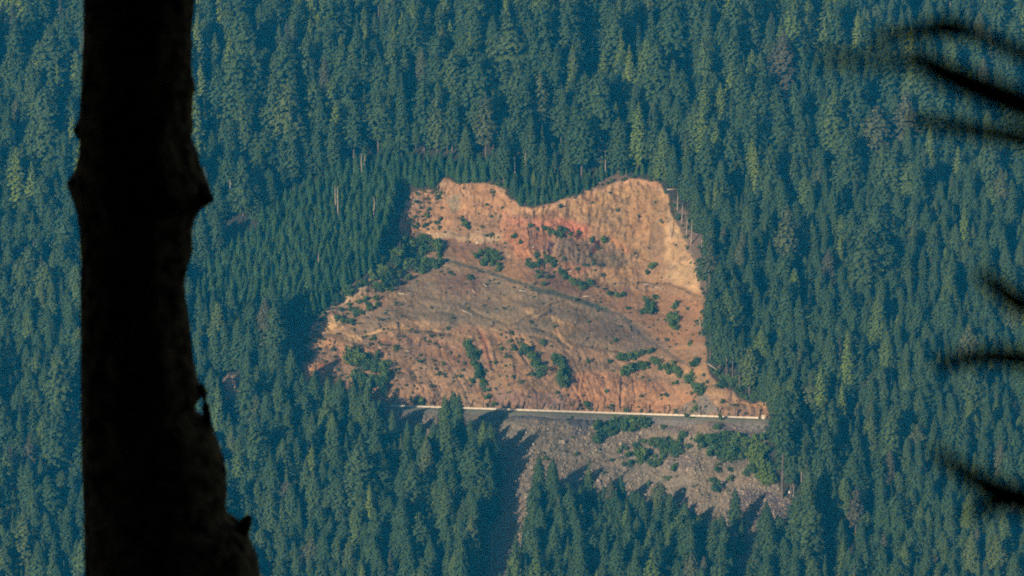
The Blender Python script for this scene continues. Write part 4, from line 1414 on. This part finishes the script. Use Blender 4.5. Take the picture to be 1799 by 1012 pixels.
# ------------------------------------------------------------------ countless small things: weeds, talus stones
gw = np.random.default_rng(77)
cx = gw.uniform(520, 1350, 26000)
cy = gw.uniform(312, 945, 26000)
ins = inside(cx, cy, SCAR)
cx, cy = cx[ins], cy[ins]
den = 0.035 + 0.20 * sstep(0.05, 0.4, fbm(cx / 45, cy / 30, 101, 3))
lowm = (cy > np.interp(cx, GX, ylobe)) & (cy < road_y(cx) - 4)
den = np.where(lowm, den * 1.6 + 0.03, den)
den = np.where(cy > road_y(cx), den * 0.45, den)
den = np.where((cx < 780) & (cy < 415), 0.16 + den, den)
den = np.where((cx < 720) & (cy > 500) & (cy < 640), 0.12 + den * 1.2, den)
den = np.where((cx > 1200) & (cy > 450), den + 0.06, den)
onr = (cy > road_y(cx) - 3) & (cy < road_y(cx) + 13)
den = np.where(onr, 0, den)
den = np.where((cy > road_y(cx) - 9) & (cy < road_y(cx) - 4) & (cx > 690), 0.5, den)
keep = gw.random(len(cx)) < den * 0.62
cx, cy = cx[keep], cy[keep]
tuft_s = np.clip(gw.lognormal(-0.45, 0.40, len(cx)), 0.35, 1.6)
scatter("weed_tufts", TUFT, at(cx, cy) + [0, 0, -0.05], tuft_s, gw.random(len(cx)) * 6.28, gw.integers(0, 3, len(cx)),
        "small green weeds and seedlings dotted over the bare slide", "weeds")
cx = gw.uniform(690, 1440, 42000)
cy = gw.uniform(690, 1010, 42000)
ins = inside(cx, cy, SCAR) & (cy > road_y(cx) + 15)
den = 0.55 + 0.45 * sstep(-0.2, 0.3, fbm(cx / 30, cy / 25, 111, 2))
den = np.where((cy < road_y(cx) + 24) & (cx < 1060), 0.1, den)
ins &= gw.random(len(cx)) < den
cone = inside(gw.uniform(0, 1, 1), gw.uniform(0, 1, 1), [(0, 0), (1, 0), (1, 1)])
cx, cy = cx[ins], cy[ins]
ex = gw.uniform(700, 1240, 5200)
ey = gw.uniform(420, 726, 5200)
e_ok = inside(ex, ey, SCAR) & (ey < road_y(ex) - 5) & (gw.random(5200) < 0.5)
cone_x = gw.uniform(1205, 1266, 900)
cone_y = gw.uniform(692, 730, 900)
c_ok = inside(cone_x, cone_y, [(1224, 698), (1240, 692), (1268, 728), (1212, 728)])
rs = np.concatenate([np.clip(gw.lognormal(-1.35, 0.55, len(cx)), 0.12, 1.5), np.clip(gw.lognormal(-1.5, 0.4, int(e_ok.sum())), 0.12, 0.6), np.full(int(c_ok.sum()), 0.28)])
cx = np.concatenate([cx, ex[e_ok], cone_x[c_ok]])
cy = np.concatenate([cy, ey[e_ok], cone_y[c_ok]])
scatter("talus_stones", ROCK, at(cx, cy) + np.stack([0 * rs, 0 * rs, 0.1 * rs], -1), rs, gw.random(len(cx)) * 6.28, gw.integers(0, 5, len(cx)),
        "grey and tan broken stones covering the talus below the road", "stones", tilt=gw.uniform(-.6, .6, (len(cx), 2)))

# ------------------------------------------------------------------ the near trunk, its stubs, and the bare branches at the right
TL = 44.0
LEFT = [(-15, 147), (60, 146), (120, 144), (180, 141), (205, 139), (215, 134), (228, 131), (238, 134), (245, 140), (270, 138), (295, 133), (310, 124),
        (322, 118), (335, 122), (355, 130), (375, 136), (400, 139), (450, 142), (520, 141), (600, 142), (700, 142), (800, 143), (900, 147), (1012, 149), (1045, 150)]
RIGHT = [(-15, 342), (20, 341), (45, 338), (60, 336), (80, 339), (110, 336), (140, 340), (155, 343), (175, 339), (200, 338), (225, 340), (240, 336), (255, 340),
         (262, 346), (290, 352), (310, 360), (330, 368), (350, 373), (358, 368), (366, 355), (380, 345), (400, 337), (420, 338), (440, 339), (460, 333),
         (480, 328), (500, 324), (530, 327), (570, 333), (610, 337), (640, 341), (665, 347), (685, 356), (700, 352), (710, 344), (724, 343), (732, 352), (745, 371),
         (770, 380), (800, 391), (830, 398), (860, 399), (890, 397), (905, 398), (912, 405), (920, 418), (930, 430), (950, 440), (980, 452), (1012, 457), (1045, 464)]


def near(px, py, t_):
    return CAM + ray(px, py) * t_


rows = np.arange(-15, 1046, 2.5)
lx = np.interp(rows, *zip(*LEFT)) + 0.9 * fbm(rows / 9, rows * 0, 201, 3)
rx2 = np.interp(rows, *zip(*RIGHT)) + 1.6 * fbm(rows / 9, rows * 0, 204, 3)
NS = 36
ring = []
cl_, cr_ = near(lx, rows, TL), near(rx2, rows, TL)
# continue to the ground below the frame and up the stem above it
ext_dn = []
gz = float(view_z(np.array(-5.0), np.array(43.0))) - 1.0
z0 = cl_[-1, 2]
for f in (0.25, 0.5, 0.75, 1.0):
    z = z0 + (gz - z0) * f
    ext_dn.append((cl_[-1] + [-0.35 * f * f, 0, z - z0], cr_[-1] + [0.5 * f * f, 0, z - z0]))
ext_up = []
zt = cl_[0, 2]
for f in (0.08, 0.25, 0.5, 0.75, 1.0):
    ext_up.append((cl_[0] + [0.50 * f, 0, 30 * f], cr_[0] + [-0.60 * f, 0, 30 * f]))
cl_ = np.concatenate([[q[0] for q in ext_up[::-1]], cl_, [q[0] for q in ext_dn]])
cr_ = np.concatenate([[q[1] for q in ext_up[::-1]], cr_, [q[1] for q in ext_dn]])
nrw = len(cl_)
th = np.arange(NS) / NS * 2 * math.pi
mid = (cl_ + cr_) / 2
hw = np.linalg.norm(cr_ - cl_, axis=1) / 2
smooth_hw = np.convolve(np.pad(hw, 20, mode='edge'), np.ones(41) / 41, 'valid')
V = np.zeros((nrw, NS, 3))
for k in range(NS):
    ruf = 0.05 * fbm(np.full(nrw, k * 1.7), mid[:, 2] * 1.6, 210, 3) * (abs(math.sin(th[k])) ** 0.5)
    V[:, k, 0] = mid[:, 0] + hw * math.cos(th[k])
    V[:, k, 1] = mid[:, 1] + smooth_hw * 0.95 * math.sin(th[k]) * (1 + ruf * 3)
    V[:, k, 2] = mid[:, 2] + 0.0
ii = np.arange(nrw * NS).reshape(nrw, NS)
Ft = np.stack([ii[:-1, :], np.roll(ii[:-1, :], -1, 1), np.roll(ii[1:, :], -1, 1), ii[1:, :]], -1).reshape(-1, 4)
root = bpy.data.objects.new("foreground_tree", None)
COL.objects.link(root)
root.location = (float(mid[-1, 0]), float(mid[-1, 1]), gz + 1.0)
tag(root, "huge black silhouetted tree trunk with knobs standing in front at the left", "tree")
loc = np.array(root.location)
link("trunk", new_mesh("near_trunk", (V - loc).reshape(-1, 3), Ft, [M_NEARBARK], smooth=True), root)


def near_tube(pts, t_, wid, name, sides=10):
    P_ = [near(x, y, t_ + dz) - loc for x, y, dz in pts]
    v, f = tube(P_, [w * KPX * t_ for w in wid], sides)
    return link(name, new_mesh(name, [tuple(q) for q in v], f, [M_NEARBARK], smooth=True), root)


near_tube([(405, 950, 0), (424, 932, -0.1), (434, 915, -0.15), (439, 906, -0.15)], TL, [22, 15, 10, 5], "branch_stub")
near_tube([(352, 676, -0.1), (358, 692, -0.12), (361, 712, -0.1), (364, 735, -0.1), (368, 755, 0)], TL, [6, 8, 6, 7, 9], "bark_flap")
near_tube([(330, 330, 0), (352, 342, -0.2), (366, 349, -0.35), (373, 352, -0.4)], TL, [34, 22, 10, 3], "burl")
near_tube([(160, 325, 0), (138, 323, -0.2), (124, 322, -0.3), (118, 321, -0.3)], TL, [30, 18, 7, 2], "branch_stub")
near_tube([(150, 229, 0), (138, 228, -0.2), (131, 228, -0.25)], TL, [13, 10, 4], "branch_stub")
cr = link("crown", OLD[2].crown, root)
cr.location = (0, 0, 10)
cr.scale = (1.9, 1.9, 1.15)

# slim tree just right of the frame whose bare branches reach in
side = bpy.data.objects.new("bare_branched_tree", None)
COL.objects.link(side)
sx0, sy0 = 2.05, 7.6
loc = np.array([sx0, sy0, float(view_z(np.array(sx0), np.array(sy0))) - 0.1])
side.location = loc
tag(side, "near out of focus bare branches reaching in from the right edge", "tree")
v, f = tube([(0, 0, -0.4), (0.02, 0, 2), (0, 0.05, 6), (0, 0, 14)], [0.17, 0.14, 0.11, 0.05], 10)
link("trunk", new_mesh("side_trunk", [tuple(q) for q in v], f, [M_NEARBARK], smooth=True), side)


def branch(pts, t_, wid):
    P_ = [near(x, y, t_ + dz) - loc for x, y, dz in pts]
    x, y, z = P_[-1]
    P_ += [np.array([0.75, (sy0 - loc[1]) * 0 + y * 0.5, z - 0.02]), np.array([0.0, 0.0, z - 0.05])] if x < 0.3 else []
    P_[-2] = np.array([x * 0.45, y * 0.5, z - 0.05])
    v_, f_ = tube(P_, [1.5 * w * KPX * t_ for w in wid] + [wid[-1] * KPX * t_ * 1.3, wid[-1] * KPX * t_ * 1.6], 8)
    link("branch", new_mesh("branch", [tuple(q) for q in v_], f_, [M_NEARBARK], smooth=True), side)


branch([(1596, 88, 0), (1618, 104, 0), (1650, 124, 0), (1700, 146, 0), (1760, 170, 0), (1840, 200, 0)], 7.0, [6, 12, 17, 19, 20, 21])
branch([(1530, 68, 0), (1580, 60, 0), (1640, 50, 0), (1668, 48, 0), (1720, 60, 0), (1799, 96, 0), (1850, 120, 0)], 7.6, [5, 8, 12, 15, 9, 10, 12])
branch([(1440, 98, -.3), (1500, 104, -.3), (1560, 106, -.2), (1610, 112, -.1), (1850, 200, 0)], 5.6, [6, 8, 9, 9, 12])
branch([(1600, 210, 0), (1680, 222, 0), (1799, 244, 0), (1850, 254, 0)], 7.4, [7, 10, 13, 14])
branch([(1722, 478, 0), (1745, 500, 0), (1780, 526, 0), (1830, 552, 0)], 7.2, [8, 12, 15, 16])
branch([(1642, 640, 0), (1690, 631, 0), (1740, 626, 0), (1799, 630, 0), (1850, 640, 0)], 7.2, [8, 11, 13, 15, 16])
branch([(1640, 790, 0), (1690, 828, 0), (1740, 858, 0), (1799, 880, 0), (1860, 892, 0)], 6.8, [6, 12, 17, 20, 21])
branch([(1690, 902, 0), (1730, 896, 0), (1780, 880, 0), (1850, 862, 0)], 6.8, [5, 8, 12, 14])
cr = link("crown", OLD[1].crown, side)
cr.location = (0, 0, 4)
cr.scale = (0.7, 0.7, 0.5)

# the dark forest the photographer stands in (behind and beside the camera): it shades the near trunk
gv = np.random.default_rng(12)
pts = []
for i in range(4000):
    x, y = gv.uniform(-110, 110), gv.uniform(-120, 40)
    if y > -6 and abs(x) < 16 + max(0, y) * 0.3:
        continue
    if y > 6 and abs(x) < 11 + y * 0.32:
        continue
    if all((x - q[0]) ** 2 + (y - q[1]) ** 2 > 6.5 ** 2 for q in pts):
        pts.append((x, y))
pts = np.array(pts)
z = view_z(pts[:, 0], pts[:, 1])
s = gv.uniform(0.8, 1.35, len(pts))
scatter("viewpoint_forest", [K.whole for K in FULL + OLD], np.stack([pts[:, 0], pts[:, 1], z - 0.5], -1), s * 1.25, gv.random(len(pts)) * 6.28, gv.integers(0, 8, len(pts)),
        "dark conifer forest round the viewpoint", "forest", sclz=s)

# ------------------------------------------------------------------ haze in the valley
V, Fh = box(-760, 760, -170, 2560, float(min(zb - 40, P[..., 2].min() - 1)), 520.0)
M_HAZE = bpy.data.materials.new("valley_haze")
M_HAZE.use_nodes = True
t = M_HAZE.node_tree
for q in list(t.nodes):
    if q.type == 'BSDF_PRINCIPLED':
        t.nodes.remove(q)
pv = t.nodes.new("ShaderNodeVolumePrincipled")
pv.inputs["Color"].default_value = (0.01, 0.31, 0.72, 1)
pv.inputs["Density"].default_value = 0.000165
pv.inputs["Anisotropy"].default_value = 0.0
pv.inputs["Absorption Color"].default_value = (1, 1, 1, 1)
out = [q for q in t.nodes if q.type == 'OUTPUT_MATERIAL'][0]
t.links.new(pv.outputs[0], out.inputs["Volume"])
o = link("haze", new_mesh("haze", V, Fh, [M_HAZE]))
o["kind"] = "stuff"
o["label"] = "thin blue haze filling the valley"
o["category"] = "haze"
print("trees", tot, "young", len(yx), "bushes", len(SHR), "view", len(pts), "zb", zb)
